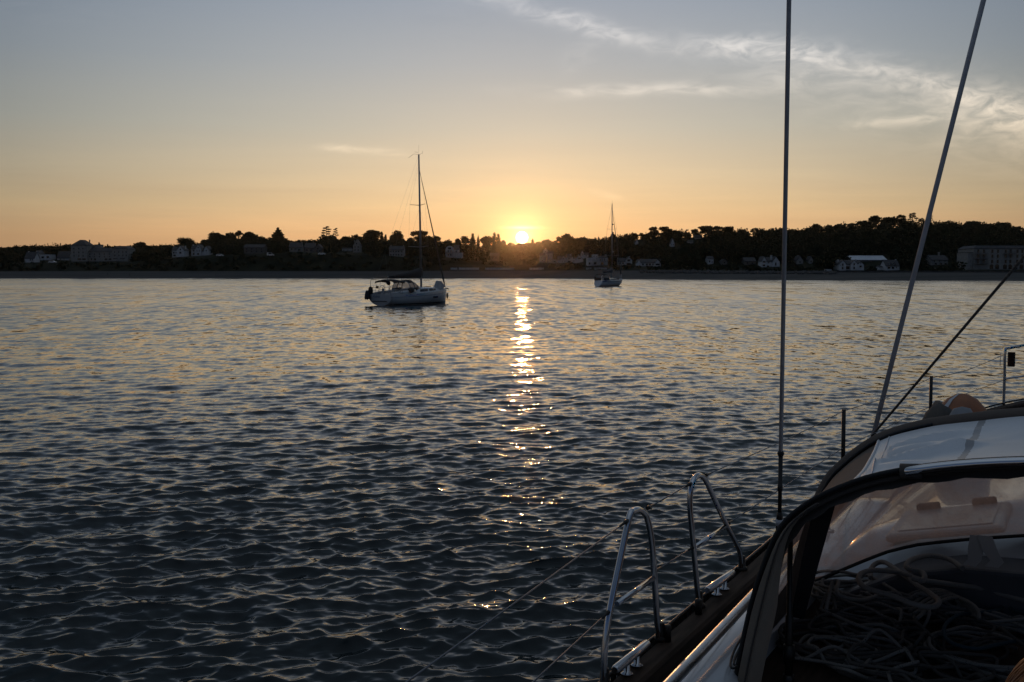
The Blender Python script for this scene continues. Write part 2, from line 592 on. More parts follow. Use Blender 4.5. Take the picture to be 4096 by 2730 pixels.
def build_land():
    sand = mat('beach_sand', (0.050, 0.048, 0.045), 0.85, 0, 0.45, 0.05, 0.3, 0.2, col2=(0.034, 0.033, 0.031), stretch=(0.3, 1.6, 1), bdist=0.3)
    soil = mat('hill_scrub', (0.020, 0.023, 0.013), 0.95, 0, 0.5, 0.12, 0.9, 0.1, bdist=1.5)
    us = np.arange(-420, 1440, 4.0)

    def grid(name, ds, m, amp):
        V = []
        for d in ds:
            for u in us:
                p = land_pt(u, d)
                if amp and 3 < d:
                    p.z += amp * min(1.0, 0.12 + max(0, d - 55) / 40) * noise.noise(Vector((p.x * 0.06, p.y * 0.06, 0)))
                V.append(p)
        nc = len(us)
        Fq = [(i * nc + j, i * nc + j + 1, (i + 1) * nc + j + 1, (i + 1) * nc + j) for i in range(len(ds) - 1) for j in range(nc - 1)]
        tag(mesh_np(name, V, Fq, m), kind='structure')
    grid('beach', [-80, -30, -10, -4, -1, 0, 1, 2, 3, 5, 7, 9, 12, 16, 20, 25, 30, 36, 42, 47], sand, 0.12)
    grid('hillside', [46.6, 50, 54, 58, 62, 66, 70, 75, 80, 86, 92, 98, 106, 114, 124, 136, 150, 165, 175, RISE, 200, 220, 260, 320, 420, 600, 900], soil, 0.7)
    # far ridge that carries the sun
    V, nc = [], 0
    xs = np.arange(-700, 700, 12.0)
    for k, (dy, f) in enumerate([(-400, 0.0), (-250, 0.35), (-120, 0.75), (0, 1.0), (150, 0.9), (500, 0.4)]):
        for x in xs:
            u = 512 + x / 1300 * F
            top = zat(np.interp(u, [300, 440, 470, 500, 522, 545, 580, 620, 720], [256, 252, 248.6, 247.2, 247.8, 247.0, 246.8, 249, 254]), 1300)
            V.append((x, 1300 + dy, top * f + 2.0 * noise.noise(Vector((x * 0.03, dy * 0.02, 3)))))
    nc = len(xs)
    Fq = [(i * nc + j, i * nc + j + 1, (i + 1) * nc + j + 1, (i + 1) * nc + j) for i in range(5) for j in range(nc - 1)]
    tag(mesh_np('hill', V, Fq, soil), kind='structure')
    # sand bars left by the tide near the water's edge
    bar = mat('wet_sand', (0.06, 0.055, 0.05), 0.45, 0, 0.3, 0.2, 0.2, 0.4, bdist=0.2)
    for k, (u0, u1, off, wd) in enumerate(((470, 640, -13, 3.2), (560, 800, -22, 3.5))):
        V = []
        uu = np.linspace(u0, u1, 80)
        for j, (s_, zz) in enumerate(((-1, -0.3), (-0.5, 0.04), (0, 0.10), (0.5, 0.05), (1, -0.3))):
            for i, u in enumerate(uu):
                e = math.sin(math.pi * i / 79) ** 0.4
                D = shore(u) + off + s_ * wd * e + 1.5 * math.sin(u * 0.09 + k)
                V.append(((u - 512) / F * D / cp, D, zz * e - 0.05 * (1 - e)))
        Fq = [(i * 80 + j, i * 80 + j + 1, (i + 1) * 80 + j + 1, (i + 1) * 80 + j) for i in range(4) for j in range(79)]
        tag(mesh_np('sandbank', V, Fq, bar), kind='structure')


build_land()
# ------------------------------------------------------------------ buildings on the shore
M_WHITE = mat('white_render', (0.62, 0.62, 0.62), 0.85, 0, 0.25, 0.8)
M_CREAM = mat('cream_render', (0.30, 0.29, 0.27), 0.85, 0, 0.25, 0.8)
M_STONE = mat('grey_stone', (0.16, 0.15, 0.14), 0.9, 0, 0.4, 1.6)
M_SLATE = mat('slate_roof', (0.035, 0.036, 0.042), 0.7, 0, 0.4, 1.2)
M_PALEROOF = mat('pale_sheet_roof', (0.62, 0.64, 0.67), 0.5, 0, 0.15, 0.5)
M_GLASS = mat('dark_window_glass', (0.012, 0.013, 0.016), 0.12)
M_RAIL = mat('balcony_rail', (0.10, 0.10, 0.10), 0.6)
M_BRICK = mat('brick_chimney', (0.20, 0.13, 0.10), 0.9, 0, 0.4, 3.0)

KEEP = []          # (u0, u1, v_base, d): what the wood must not cover


def depth_for(u, vb, lo=60.0, hi=RISE + 60):
    d = lo
    while d < hi:
        p = land_pt(u, d)
        if HV - (p.z - H) * F / p.y <= vb + 0.05:
            return d
        d += 1.5
    return hi


def building(name, label, blocks, wall=None, roof=None, cat='house', d=None, wins=(), chim=(), spire=None, balc=(), arches=(), lo=60.0, group=None):
    """blocks: (u0, u1, v_base, v_eave, v_ridge, roof kind, depth in m, setback in m) in frame columns and rows at the building's distance"""
    wall = wall or M_WHITE
    roof = roof or M_SLATE
    ua = min(b[0] for b in blocks)
    ub = max(b[1] for b in blocks)
    uc = (ua + ub) / 2
    vb = max(b[2] for b in blocks)
    if d is None:
        d = depth_for(uc, vb, lo)
    D = shore(uc) + d
    s = D / F
    KEEP.append((ua - 0.6, ub + 0.6, vb, d))
    zb = zat(vb, D)
    root = empty(name, ((uc - 512) * s / cp, D, zb), 0, label, cat, group)

    def X(u): return (u - uc) * s

    def Z(v): return zat(v, D) - zb
    W, Rf, T = MB(), MB(), MB()
    for b in blocks:
        u0, u1, v0, ve, vr, kind, dep, back = b
        x0, x1, z0, ze, zr = X(u0), X(u1), Z(v0), Z(ve), Z(vr)
        z0 -= 2.5
        y0, y1 = back, back + dep
        e = 0.25
        if kind == 'front':        # gable towards the water
            xm = (x0 + x1) / 2
            W.prism([(x0, z0), (x1, z0), (x1, ze), (xm, zr - 0.12), (x0, ze)], y0, y1)
            for sx in (-1, 1):
                xe = x0 if sx < 0 else x1
                k = (zr - ze) / max(0.1, abs(xm - xe))
                a, c = (xe + sx * e, ze - k * e), (xm, zr)
                Rf.prism([a, c, (c[0], c[1] + 0.22), (a[0], a[1] + 0.22)][::sx], y0 - 0.15, y1 + 0.2)
        elif kind == 'side':       # ridge along the shore
            ym = (y0 + y1) / 2
            Mx = Matrix(((0, 1, 0), (1, 0, 0), (0, 0, 1)))
            W.prism([(y0, z0), (y1, z0), (y1, ze), (ym, zr - 0.12), (y0, ze)], x0, x1, Mx)
            k = (zr - ze) / (ym - y0)
            for sy in (-1, 1):
                ye = y0 if sy < 0 else y1
                a, c = (ye + sy * e, ze - k * e), (ym, zr)
                Rf.prism([a, c, (c[0], c[1] + 0.22), (a[0], a[1] + 0.22)], x0 - e, x1 + e, Mx)
        elif kind == 'hip':
            W.box(((x0 + x1) / 2, (y0 + y1) / 2, (z0 + ze) / 2), (x1 - x0, y1 - y0, ze - z0))
            in_ = min((x1 - x0) * 0.5 - 0.6, (zr - ze) * 1.1)
            iy = min((y1 - y0) / 2 - 0.3, (zr - ze) * 1.1)
            r0 = [(x0 - e, y0 - e, ze), (x1 + e, y0 - e, ze), (x1 + e, y1 + e, ze), (x0 - e, y1 + e, ze)]
            r1 = [(x0 + in_, y0 + iy, zr), (x1 - in_, y0 + iy, zr), (x1 - in_, y1 - iy, zr), (x0 + in_, y1 - iy, zr)]
            Rf.loft([[(p[0], p[1], p[2] - 0.0) for p in r0], [(p[0], p[1], p[2] + 0.18) for p in r0], r1], True, True, False)
        elif kind == 'round':      # curved gable
            xm, hw = (x0 + x1) / 2, (x1 - x0) / 2
            arc = [(xm + hw * math.cos(a), ze + (zr - ze) * math.sin(a)) for a in [math.pi * i / 12 for i in range(13)]]
            W.prism([(x0, z0), (x1, z0)] + arc, y0, y1)
            for i in range(12):
                p, q = arc[i], arc[i + 1]
                Rf.prism([(p[0], p[1] + 0.02), (q[0], q[1] + 0.02), (q[0], q[1] + 0.2), (p[0], p[1] + 0.2)], y0 + 0.2, y1 + 0.2)
        else:                      # flat roof behind a low parapet
            W.box(((x0 + x1) / 2, (y0 + y1) / 2, (z0 + ze) / 2), (x1 - x0, y1 - y0, ze - z0))
            Rf.box(((x0 + x1) / 2, (y0 + y1) / 2, ze + 0.12), (x1 - x0 + 0.3, y1 - y0 + 0.3, 0.2))
    W.build('wall', wall, root, fix=True)
    Rf.build('roof', roof, root, fix=True)
    for (u, v, w, h) in wins:
        back = min((b[7] for b in blocks if b[0] - 0.3 <= u <= b[1] + 0.3), default=0)
        MB().box((X(u), back - 0.02, Z(v)), (w * s, 0.14, h * s)).build('window', M_GLASS, root)
    for (u, v, w, h) in arches:
        x, z0, hw, hh = X(u), Z(v + h / 2), w * s / 2, h * s
        poly = [(x - hw, z0), (x + hw, z0), (x + hw, z0 + hh - hw * 0.7)] + [(x + hw * math.cos(a), z0 + hh - hw * 0.7 + hw * 0.7 * math.sin(a)) for a in [math.pi * i / 8 for i in range(1, 8)]] + [(x - hw, z0 + hh - hw * 0.7)]
        MB().prism(poly, -0.1, 0.05).build('archway', M_GLASS, root)
    for (u0, u1, v) in balc:
        mb = MB().box((X((u0 + u1) / 2), -0.7, Z(v)), (X(u1) - X(u0), 1.3, 0.16))
        mb.box((X((u0 + u1) / 2), -1.3, Z(v) + 0.95), (X(u1) - X(u0), 0.06, 0.06))
        nb = max(4, int((X(u1) - X(u0)) / 0.4))
        for i in range(nb + 1):
            mb.box((X(u0) + (X(u1) - X(u0)) * i / nb, -1.3, Z(v) + 0.5), (0.05, 0.05, 0.85))
        mb.build('balcony', M_RAIL, root)
    for (u, vt, h, w, back) in chim:
        MB().box((X(u), back, Z(vt) - h * s / 2), (w * s, max(0.5, w * s * 0.7), h * s)).box((X(u), back, Z(vt) + 0.06), (w * s + 0.15, max(0.5, w * s * 0.7) + 0.15, 0.14)).build('chimney', wall, root)
    if spire:
        u, vt, v0, w, back = spire
        MB().lathe([(w * s / 2, Z(v0)), (w * s / 2.2, Z(v0) + 0.1), (0.02, Z(vt))], (X(u), back, 0), 8).build('spire', roof, root)
    return root


def wgrid(us, vs, w, h): return [(u, v, w, h) for v in vs for u in us]


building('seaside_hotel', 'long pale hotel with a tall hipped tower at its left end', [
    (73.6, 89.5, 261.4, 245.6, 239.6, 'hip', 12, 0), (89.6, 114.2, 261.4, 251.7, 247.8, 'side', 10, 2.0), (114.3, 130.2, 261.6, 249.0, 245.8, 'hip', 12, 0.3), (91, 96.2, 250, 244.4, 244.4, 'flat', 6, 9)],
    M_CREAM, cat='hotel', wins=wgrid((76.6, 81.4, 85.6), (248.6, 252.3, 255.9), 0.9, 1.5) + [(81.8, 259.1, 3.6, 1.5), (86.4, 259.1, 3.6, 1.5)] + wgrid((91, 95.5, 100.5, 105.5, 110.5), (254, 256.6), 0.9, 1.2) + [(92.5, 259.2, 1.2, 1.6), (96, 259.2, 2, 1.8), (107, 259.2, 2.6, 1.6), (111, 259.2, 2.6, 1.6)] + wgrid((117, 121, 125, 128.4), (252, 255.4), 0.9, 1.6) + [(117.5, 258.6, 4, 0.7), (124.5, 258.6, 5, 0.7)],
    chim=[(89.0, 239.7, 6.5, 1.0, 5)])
building('white_house', 'low white house with a flat terrace roof left of the hotel', [(37.4, 42.0, 260.6, 253.6, 250.6, 'front', 7, 0), (42.1, 52.9, 260.6, 254.4, 254.4, 'flat', 7, 0.6)], M_WHITE, wins=[(40, 257, 2.6, 1.8), (50, 257, 2.2, 1.8), (45, 257.2, 2.4, 1.8)])
building('cottage', 'small cottage with a big dark roof at the far left shore', [(27.4, 37.0, 262.3, 258.3, 252.0, 'side', 7, 0)], M_WHITE, wins=[(33, 259.8, 1, 1.5), (35, 259.8, 1, 1.5)], chim=[(29, 251.3, 3, 0.8, 3.5)])
building('cottage', 'dark roofed cottage with a chimney at each end beside the hotel tower', [(59.6, 71.6, 260.4, 257.9, 251.4, 'side', 7, 0)], M_WHITE, wins=[(63, 259.2, 1.6, 1.0), (66.5, 259.2, 1, 1)], chim=[(60, 254, 4, 0.7, 3.5), (71.2, 254, 4, 0.7, 3.5)])
building('gabled_villa', 'white villa with one gable and a thin turret spike', [(173.6, 178.4, 257.1, 250.2, 246.6, 'side', 7, 1), (178.5, 186.2, 257.1, 250.4, 246.0, 'front', 9, 0)], M_WHITE, wins=[(175.2, 252.6, 1.6, 1.6), (177.6, 252.6, 1.0, 1.6), (182.4, 249.4, 1.3, 1.5), (182.4, 252.8, 2, 1.7), (176, 255.4, 2.4, 1.3)], spire=(179.8, 243.4, 247, 1.6, 3), chim=[(185.6, 245.8, 3, 0.7, 4)])
building('gabled_villa', 'white villa with two pointed gables left of the big dark trees', [(192.7, 197.4, 255.8, 249.0, 245.2, 'side', 7, 1), (197.5, 203.0, 255.8, 248.6, 244.6, 'front', 9, 0), (203.1, 205.4, 255.8, 251.2, 248.0, 'side', 6, 1), (205.5, 210.5, 255.8, 249.8, 246.2, 'front', 8, 0.2)], M_WHITE, wins=[(195, 250.7, 1.7, 1.7), (195, 253.8, 1.7, 2), (199, 250.7, 0.8, 1.8), (201.2, 250.7, 0.8, 1.8), (200.2, 247.5, 1.3, 1.3), (208, 250.6, 0.9, 1.5), (200, 254, 2.2, 1.6)], chim=[(193.2, 244.4, 3, 0.8, 4)])
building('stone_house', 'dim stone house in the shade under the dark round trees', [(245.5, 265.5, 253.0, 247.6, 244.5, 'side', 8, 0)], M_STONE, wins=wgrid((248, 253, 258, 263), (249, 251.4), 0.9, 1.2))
building('bungalow', 'pale bungalow with a broad flat ridge right of the tiered cedar', [(290.6, 302.8, 252.0, 247.2, 242.6, 'side', 8, 0)], M_CREAM, wins=[(293, 249, 1.6, 1.3), (296.6, 249, 1.6, 1.3), (300.5, 249.8, 2.4, 1.7)], chim=[(302, 242, 2, 0.7, 4)])
building('stone_house', 'stone house with a front gable left of the sparse pines', [(305.4, 315.6, 252.4, 247.6, 243.0, 'side', 8, 0.6), (315.7, 323, 252.4, 248.2, 244.4, 'front', 8, 0)], M_STONE, wins=[(308, 250, 1.2, 1.3), (312, 250, 1.2, 1.3), (319, 248.6, 1.4, 1.3), (318, 251, 1.2, 1.2), (321, 251, 1.2, 1.2)], chim=[(306.4, 241.8, 3, 0.9, 4), (313.8, 241.5, 3, 0.7, 4)])
building('garage', 'low white outbuilding beside the narrow tower house', [(343.2, 352, 251.6, 248.9, 248.0, 'side', 6, 0)], M_WHITE, wins=[(345, 250.2, 1.2, 1), (349, 250.2, 1.2, 1)])
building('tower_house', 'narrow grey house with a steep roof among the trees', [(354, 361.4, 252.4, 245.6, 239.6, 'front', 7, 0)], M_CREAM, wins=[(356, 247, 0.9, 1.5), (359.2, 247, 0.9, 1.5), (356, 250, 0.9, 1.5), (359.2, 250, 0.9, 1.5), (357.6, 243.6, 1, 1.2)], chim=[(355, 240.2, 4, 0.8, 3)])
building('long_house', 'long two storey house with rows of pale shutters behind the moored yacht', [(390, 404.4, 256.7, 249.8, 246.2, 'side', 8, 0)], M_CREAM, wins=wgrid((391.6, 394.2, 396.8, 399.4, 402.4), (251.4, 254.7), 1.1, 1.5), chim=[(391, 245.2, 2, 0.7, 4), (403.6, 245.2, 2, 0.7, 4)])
building('white_villa', 'white villa with a rounded gable and a side terrace left of the sun', [(445.8, 454.2, 258.2, 250.2, 246.0, 'round', 9, 0), (454.3, 459, 258.2, 249.4, 245.0, 'side', 8, 1), (459.1, 462.8, 258.2, 252.6, 252.6, 'flat', 5, 1.2)], M_WHITE, wins=[(450, 248.3, 3.2, 1.8), (448.6, 251.2, 1.2, 2.2), (451.4, 251.2, 1.2, 2.2), (456.6, 251.4, 1.0, 1.9), (448.6, 254.8, 1, 2), (451.2, 254.8, 1, 2)], balc=[(446.2, 458.8, 252.8)])
building('stone_house', 'half hidden house in the trees below the low sun', [(490, 499, 261.4, 256, 253, 'side', 7, 0)], M_STONE, wins=[(493, 258, 1, 1.4), (496, 258, 1, 1.4)])
building('white_house', 'tall white house nearest to the sun on its right side', [(539.6, 545.2, 262.6, 255.6, 253.0, 'side', 7, 0)], M_WHITE, wins=[(541, 257.6, 0.8, 1.4), (543.8, 257.6, 0.8, 1.4), (542.4, 260.6, 2, 1.4)])
building('hillside_house', 'small gabled house high among trees right of the sun', [(543, 547.6, 253.2, 250.6, 248, 'front', 6, 0)], M_WHITE, wins=[(545.2, 251.6, 1, 1)])
building('terraced_villa', 'stepped white villa with a deep ground floor terrace', [(547.2, 552.4, 263.2, 253.4, 251.6, 'side', 7, 1.5), (552.5, 556.4, 263.2, 259.6, 259.6, 'flat', 5, 0)], M_WHITE, wins=[(548.6, 255.6, 0.8, 1.4), (551, 255.6, 0.8, 1.4), (549.6, 260.6, 3.4, 1.8), (554.4, 261.4, 2.4, 1.2)], balc=[(547, 552.4, 259.2)])
building('gabled_house', 'white house with a broad left gable and long right wing', [(557.6, 560.4, 262.9, 259.8, 256.2, 'side', 7, 1), (560.5, 566.4, 262.9, 259.2, 256.2, 'front', 9, 0), (566.5, 571.6, 262.9, 257.3, 254.2, 'side', 7, 0.8)], M_WHITE, wins=[(563, 258.6, 2.2, 1.2), (562, 261.4, 0.9, 1.5), (564.6, 261.4, 0.9, 1.5), (569, 258.6, 2.4, 1.3), (569, 261.4, 3, 1.2)], chim=[(570.4, 254.4, 2.4, 0.7, 3)])
building('gabled_house', 'white house with one sharp gable behind a dark bush', [(572, 574.9, 262.9, 257, 255.9, 'flat', 6, 0.5), (575, 582.8, 262.9, 259.6, 255.4, 'front', 8, 0)], M_WHITE, wins=[(573.6, 257.9, 1.8, 1.6), (579, 258.4, 3, 1.2), (573.6, 261, 0.9, 1)], chim=[(578.6, 254.9, 1.6, 0.8, 3)])
building('chapel', 'narrow white chapel tower with a pointed top and low nave', [(580.6, 583.3, 258.2, 253.4, 250.6, 'front', 3, 0), (583.4, 588.2, 258.2, 254.6, 252.8, 'side', 5, 0.6)], M_WHITE, cat='chapel', wins=[(581.9, 254.2, 0.8, 1.8), (585.8, 255.8, 1.2, 0.9)])
building('white_villa', 'large white villa with a square tower and arched door above the beach', [(587, 592.3, 265.2, 257.7, 257.7, 'flat', 9, 0), (592.4, 597.7, 265.2, 254.4, 254.4, 'flat', 8, 0.4), (597.8, 607.3, 265.2, 257.8, 255.6, 'hip', 9, 0.2)], M_WHITE, wins=[(593.5, 256.6, 0.9, 0.9), (596.4, 256.6, 0.9, 0.9), (596.4, 258.9, 0.8, 1.6), (589.2, 263.4, 1.7, 2.2), (594.8, 263.2, 2.8, 2.4), (600, 259.6, 1.1, 2.6), (602, 259.6, 0.8, 2.6), (604, 259.6, 1, 2.6)], arches=[(601.7, 263.4, 3, 2.8)], balc=[(591.6, 598, 261.0), (599, 608.6, 261.3)], chim=[(605.8, 254.8, 2.4, 0.9, 3)])
for k, (u0, u1, lb) in enumerate(((586.2, 591.0, 'white beach cabin with dark windows below the large white villa'), (594.4, 600.0, 'wide white beach cabin between two smaller cabins under the villa'), (601.0, 603.3, 'bright plain boat shed door to the right of the wide cabin'), (604.0, 606.4, 'bright plain boat shed door at the right end of the cabins'))):
    building('beach_cabin', lb, [(u0, u1, 269.7, 267.6, 267.6, 'flat', 3.5, 0)], M_WHITE, cat='cabin', d=52, wins=[(u0 + (u1 - u0) * f, 268.5, 0.7, 0.9) for f in ((0.25, 0.6) if k < 2 else ())], group='cabins on the beach below the villa')
building('gabled_house', 'dark house with a white trimmed gable right of the second yacht mast', [(617.8, 625.0, 265.1, 261.6, 258.2, 'side', 7, 1), (625.1, 631.5, 265.1, 260.2, 257.0, 'front', 8, 0)], M_WHITE, wins=[(620, 263.2, 0.9, 2.2), (622.6, 263.2, 1.6, 1.8), (628.2, 260.4, 3, 2.2), (628, 263.8, 4.2, 1.8)], chim=[(629.2, 256.4, 2.2, 1.0, 3), (618.0, 257.6, 3, 0.8, 3)])
building('long_house', 'long low white house with a dark roof and one dormer', [(636.8, 639.8, 266.0, 262.4, 259.6, 'front', 8, 0), (639.9, 660.2, 266.0, 262.8, 259.2, 'side', 8, 0.8), (655, 658.8, 262.4, 261.6, 259.8, 'front', 3, 0.2)], M_WHITE, wins=[(642.4, 264.4, 1.6, 2), (646.4, 264.4, 2, 2), (649.4, 264.4, 2, 2), (652.4, 264.4, 1.2, 2), (657, 264.4, 4, 1.5)])
building('hillside_house', 'small white tower house with a pointed roof high on the wooded slope', [(669.8, 673.4, 247.2, 243, 238.6, 'front', 5, 0)], M_WHITE, wins=[(670.8, 244.6, 0.6, 1.2), (672.4, 244.6, 0.6, 1.2)], lo=100)
building('hillside_house', 'white gable end showing under the twin trees on the ridge', [(634.8, 637.4, 244.6, 242, 239.4, 'front', 6, 0)], M_WHITE, lo=100)
building('hillside_house', 'pale roofed house just under the ridge pines', [(693.8, 699.8, 239.0, 237.6, 234.9, 'side', 7, 0)], M_CREAM, lo=110)
building('hillside_house', 'pale slab of a house half way up the dark wood', [(687.4, 692, 243.6, 241.4, 240.4, 'side', 6, 0)], M_CREAM, lo=90)
building('cottage', 'white cottage half hidden by trees left of the shroud', [(706.8, 712.4, 264.0, 259, 256.4, 'side', 7, 0)], M_WHITE, wins=[(708.6, 261.4, 1.4, 2), (711, 262, 1, 1.4)])
building('cottage', 'grey cottage showing one gable near the rocks', [(720.6, 726.2, 264.8, 261.6, 259.4, 'front', 7, 0)], M_STONE, wins=[(723.4, 262.4, 1, 1.2)])
building('bungalow', 'shaded bungalow with a plain slate roof left of the shroud', [(743.6, 754.4, 264.6, 261.4, 257.6, 'side', 8, 0)], M_STONE, wins=[(746, 263, 1.2, 1.2), (751, 263, 1.2, 1.2)])
building('gabled_villa', 'bright white villa with a tall chimney just left of the shroud', [(760.6, 765, 267.6, 260.6, 256.6, 'front', 8, 0), (765.1, 770.8, 267.6, 261.4, 257.4, 'side', 7, 0.6), (770.9, 778.4, 267.6, 262, 256.8, 'front', 8, 0.1)], M_WHITE, wins=[(762.8, 261.8, 2.6, 1.6), (762.6, 265.2, 2.4, 1.6), (767.6, 262.6, 1.2, 1.4), (767, 266.2, 2.4, 1.6), (774.4, 264, 1.4, 3)], chim=[(770.8, 255.4, 5, 1.7, 2)])
building('cottage', 'grey gabled cottage right of the shroud', [(795.2, 801.6, 263.6, 260.6, 256.0, 'front', 8, 0)], M_CREAM, wins=[(798.4, 262, 1, 1.4)], chim=[(798.4, 255.4, 1.6, 0.9, 4)])
building('cottage', 'tiny white fronted cottage among trees', [(807.8, 811.2, 263.6, 259.6, 256.4, 'front', 6, 0)], M_CREAM, wins=[(809.5, 261.4, 0.9, 1.3)])
building('boat_shed', 'small plain white shed on the sea wall', [(825, 830, 271, 269.1, 269.0, 'flat', 3.5, 0)], M_WHITE, cat='shed')
building('gabled_villa', 'white villa with three sharp gables on the right shore', [(837.8, 844.3, 270.0, 263.7, 260.2, 'front', 9, 0), (844.4, 849, 270.0, 264.4, 260.2, 'side', 7, 1.2), (849.1, 855.8, 270.0, 263.7, 260.2, 'front', 9, 0), (855.9, 862.4, 270.0, 264.6, 261.6, 'front', 8, 0.3)], M_WHITE, wins=[(841, 264.6, 1.2, 2.4), (839, 265.3, 0.6, 1), (841, 268, 1.4, 2.4), (852.4, 264.2, 1.3, 1.9), (852.4, 268, 1.4, 2.2), (846.7, 267.6, 3.8, 3), (859, 266.4, 2.2, 1.7), (859.2, 263, 0.8, 1)], chim=[(839.2, 259.6, 3, 0.9, 4), (856, 259.4, 4, 0.9, 3)])
building('hall', 'long hall with a bright pale roof behind the three gabled villa', [(850, 884.6, 266, 260.0, 255.8, 'side', 12, 0)], M_STONE, M_PALEROOF, cat='hall', d=depth_for(866, 266) + 8)
building('boat_shed', 'small white lean-to beside the dormer house', [(876.8, 882.2, 269.8, 267, 266.2, 'side', 4, 0)], M_WHITE, cat='shed')
building('dormer_house', 'white house with two dormers and end chimneys on the right shore', [(884.2, 897.4, 270.0, 265.9, 260.2, 'side', 8, 0), (887, 890, 266, 264.4, 263, 'front', 3, 0.6), (891.8, 894, 266, 264.4, 263, 'front', 3, 0.6)], M_WHITE, wins=[(888.5, 264.6, 1.4, 1.0), (892.9, 264.6, 1.2, 1.0), (887, 267.8, 2.8, 1.9), (891, 267.8, 2.4, 1.9), (894.4, 267.4, 0.9, 1.2)], chim=[(885, 259.6, 2.6, 0.8, 4), (896.8, 259.4, 3, 0.8, 4)])
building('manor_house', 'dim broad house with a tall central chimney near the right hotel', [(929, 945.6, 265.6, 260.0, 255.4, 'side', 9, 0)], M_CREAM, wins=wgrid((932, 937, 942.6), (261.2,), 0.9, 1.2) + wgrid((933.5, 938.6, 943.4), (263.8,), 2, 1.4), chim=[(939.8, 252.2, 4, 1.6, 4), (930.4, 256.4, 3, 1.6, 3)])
building('seaside_hotel', 'big four storey hotel with arches and balconies at the right edge', [(965.5, 970.7, 269.4, 252.7, 252.7, 'flat', 11, 0.6), (970.8, 1052, 269.4, 248.8, 245.4, 'hip', 16, 0)], M_CREAM, cat='hotel',
    wins=wgrid((975.4, 980.9, 989.4, 995, 1002.8, 1007.6, 1014.4, 1019.3, 1026, 1032, 1040, 1046), (251.2, 256.1, 261.4), 1.9, 3.4),
    arches=[(u, 266.6, 3.6, 4.6) for u in (989, 994.6, 1002.4, 1007.6, 1013, 1018.8, 1026, 1033)], balc=[(971.2, 984.4, 254.0), (971.2, 984.4, 258.8), (971.2, 984.4, 263.7), (1000, 1011.8, 253.8)])


# beach huts: three rows of small white boxes with pitched lids
def hut_mesh():
    mb = MB().prism([(-0.40, 0), (0.40, 0), (0.40, 1.05), (0, 1.22), (-0.40, 1.05)], 0, 1.3)
    return mb.build('beach_hut', M_WHITE)


ORD = ['leftmost', 'second from the left', 'third from the left', 'fourth from the left', 'fifth from the left', 'sixth from the left', 'seventh from the left', 'eighth from the left', 'ninth from the left', 'tenth from the left', 'eleventh from the left', 'twelfth from the left', 'thirteenth from the left', 'fourteenth from the left', 'fifteenth from the left', 'sixteenth from the left', 'seventeenth from the left', 'rightmost']
hut0 = hut_mesh()
hut_used = False
for (u0, u1, n, row, skip) in ((450.6, 479.2, 21, 'left', (5,)), (485.2, 514.2, 20, 'middle', ()), (529.4, 543.8, 10, 'right', ())):
    cells = [i for i in range(n) if i not in skip]
    for q, i in enumerate(cells):
        u = u0 + (u1 - u0) * (i + 0.5) / n
        if hut_used:
            o = hut0.copy()
            COL.objects.link(o)
        else:
            o, hut_used = hut0, True
        D = shore((u0 + u1) / 2) + 48.0
        s = D / F
        z = zat(269.75, D)
        o.location = ((u - 512) * s, D, z)
        o.rotation_euler = (0, 0, R(rnd.uniform(-3, 3)))
        wd = (u1 - u0) / n * s * rnd.uniform(0.66, 0.86)
        o.scale = (wd / 0.80, 1, 1.02 + rnd.uniform(-0.05, 0.05))
        m = len(cells)
        pos = 'leftmost' if q == 0 else 'rightmost' if q == m - 1 else ORD[q] if q <= m // 2 else ORD[m - 1 - q].replace('left', 'right') if m - 1 - q > 0 else 'rightmost'
        tag(o, f'white beach hut, {pos} in the {row} row of huts', 'beach hut', f'beach huts in the {row} row')
KEEP.append((449, 545, 270.4, 50))
for (u0, u1, row) in ((449.6, 480.2, 'left'), (484.2, 515.2, 'middle'), (528.4, 544.8, 'right')):
    dq = shore((u0 + u1) / 2) + 48.0
    s = dq / F
    zz = zat(269.75, dq)
    o = MB().box((0, 0, -0.9), ((u1 - u0) * s, 2.4, 1.79)).box((0, -1.15, 0.02), ((u1 - u0) * s + 0.2, 0.12, 0.08)).build('hut_terrace', M_STONE)
    o.location = (((u0 + u1) / 2 - 512) * s, dq + 0.6, zz)
    tag(o, f'low dark stone terrace carrying the {row} row of white beach huts', 'terrace', 'terraces under the beach huts')


# cars on the shore road
def car(u, vb, label, colour, van=False):
    d = depth_for(u, vb) - 1.0
    D = shore(u) + d
    root = empty('parked_car', ((u - 512) * D / F, D, zat(vb, D)), R(rnd.uniform(-6, 6)), label, 'van' if van else 'car', 'cars parked along the shore road')
    L, hgt = 2.05, 2.0 if van else 1.45
    prof = [(-L, 0.3), (L, 0.3), (L, 0.75), (L * 0.92, 0.92), (L * 0.55, 1.0), (L * 0.30, hgt - 0.05), (-L * (0.95 if van else 0.55), hgt), (-L * (0.99 if van else 0.92), 1.0), (-L, 0.8)]
    MB().prism(prof, -0.85, 0.85).build('body', mat('car_paint_' + ('white' if colour > 0.4 else 'grey'), (colour,) * 3, 0.25, 0, coat=1.0), root, bevel=0.06)
    MB().prism([(L * 0.46, 1.0), (L * 0.26, hgt - 0.14), (-L * 0.5, hgt - 0.12), (-L * 0.66, 1.02)], -0.87, 0.87).build('window', M_GLASS, root)
    for x in (-1.25, 1.3):
        for y in (-0.78, 0.78):
            MB().lathe([(0.05, -0.1), (0.31, -0.1), (0.33, 0), (0.31, 0.1), (0.05, 0.1)], (x, y, 0.32), 12, Matrix.Rotation(R(90), 3, 'X')).build('wheel', mat('tyre', (0.015, 0.015, 0.015), 0.9), root)
    KEEP.append((u - 3.5, u + 3.5, vb + 0.3, d))


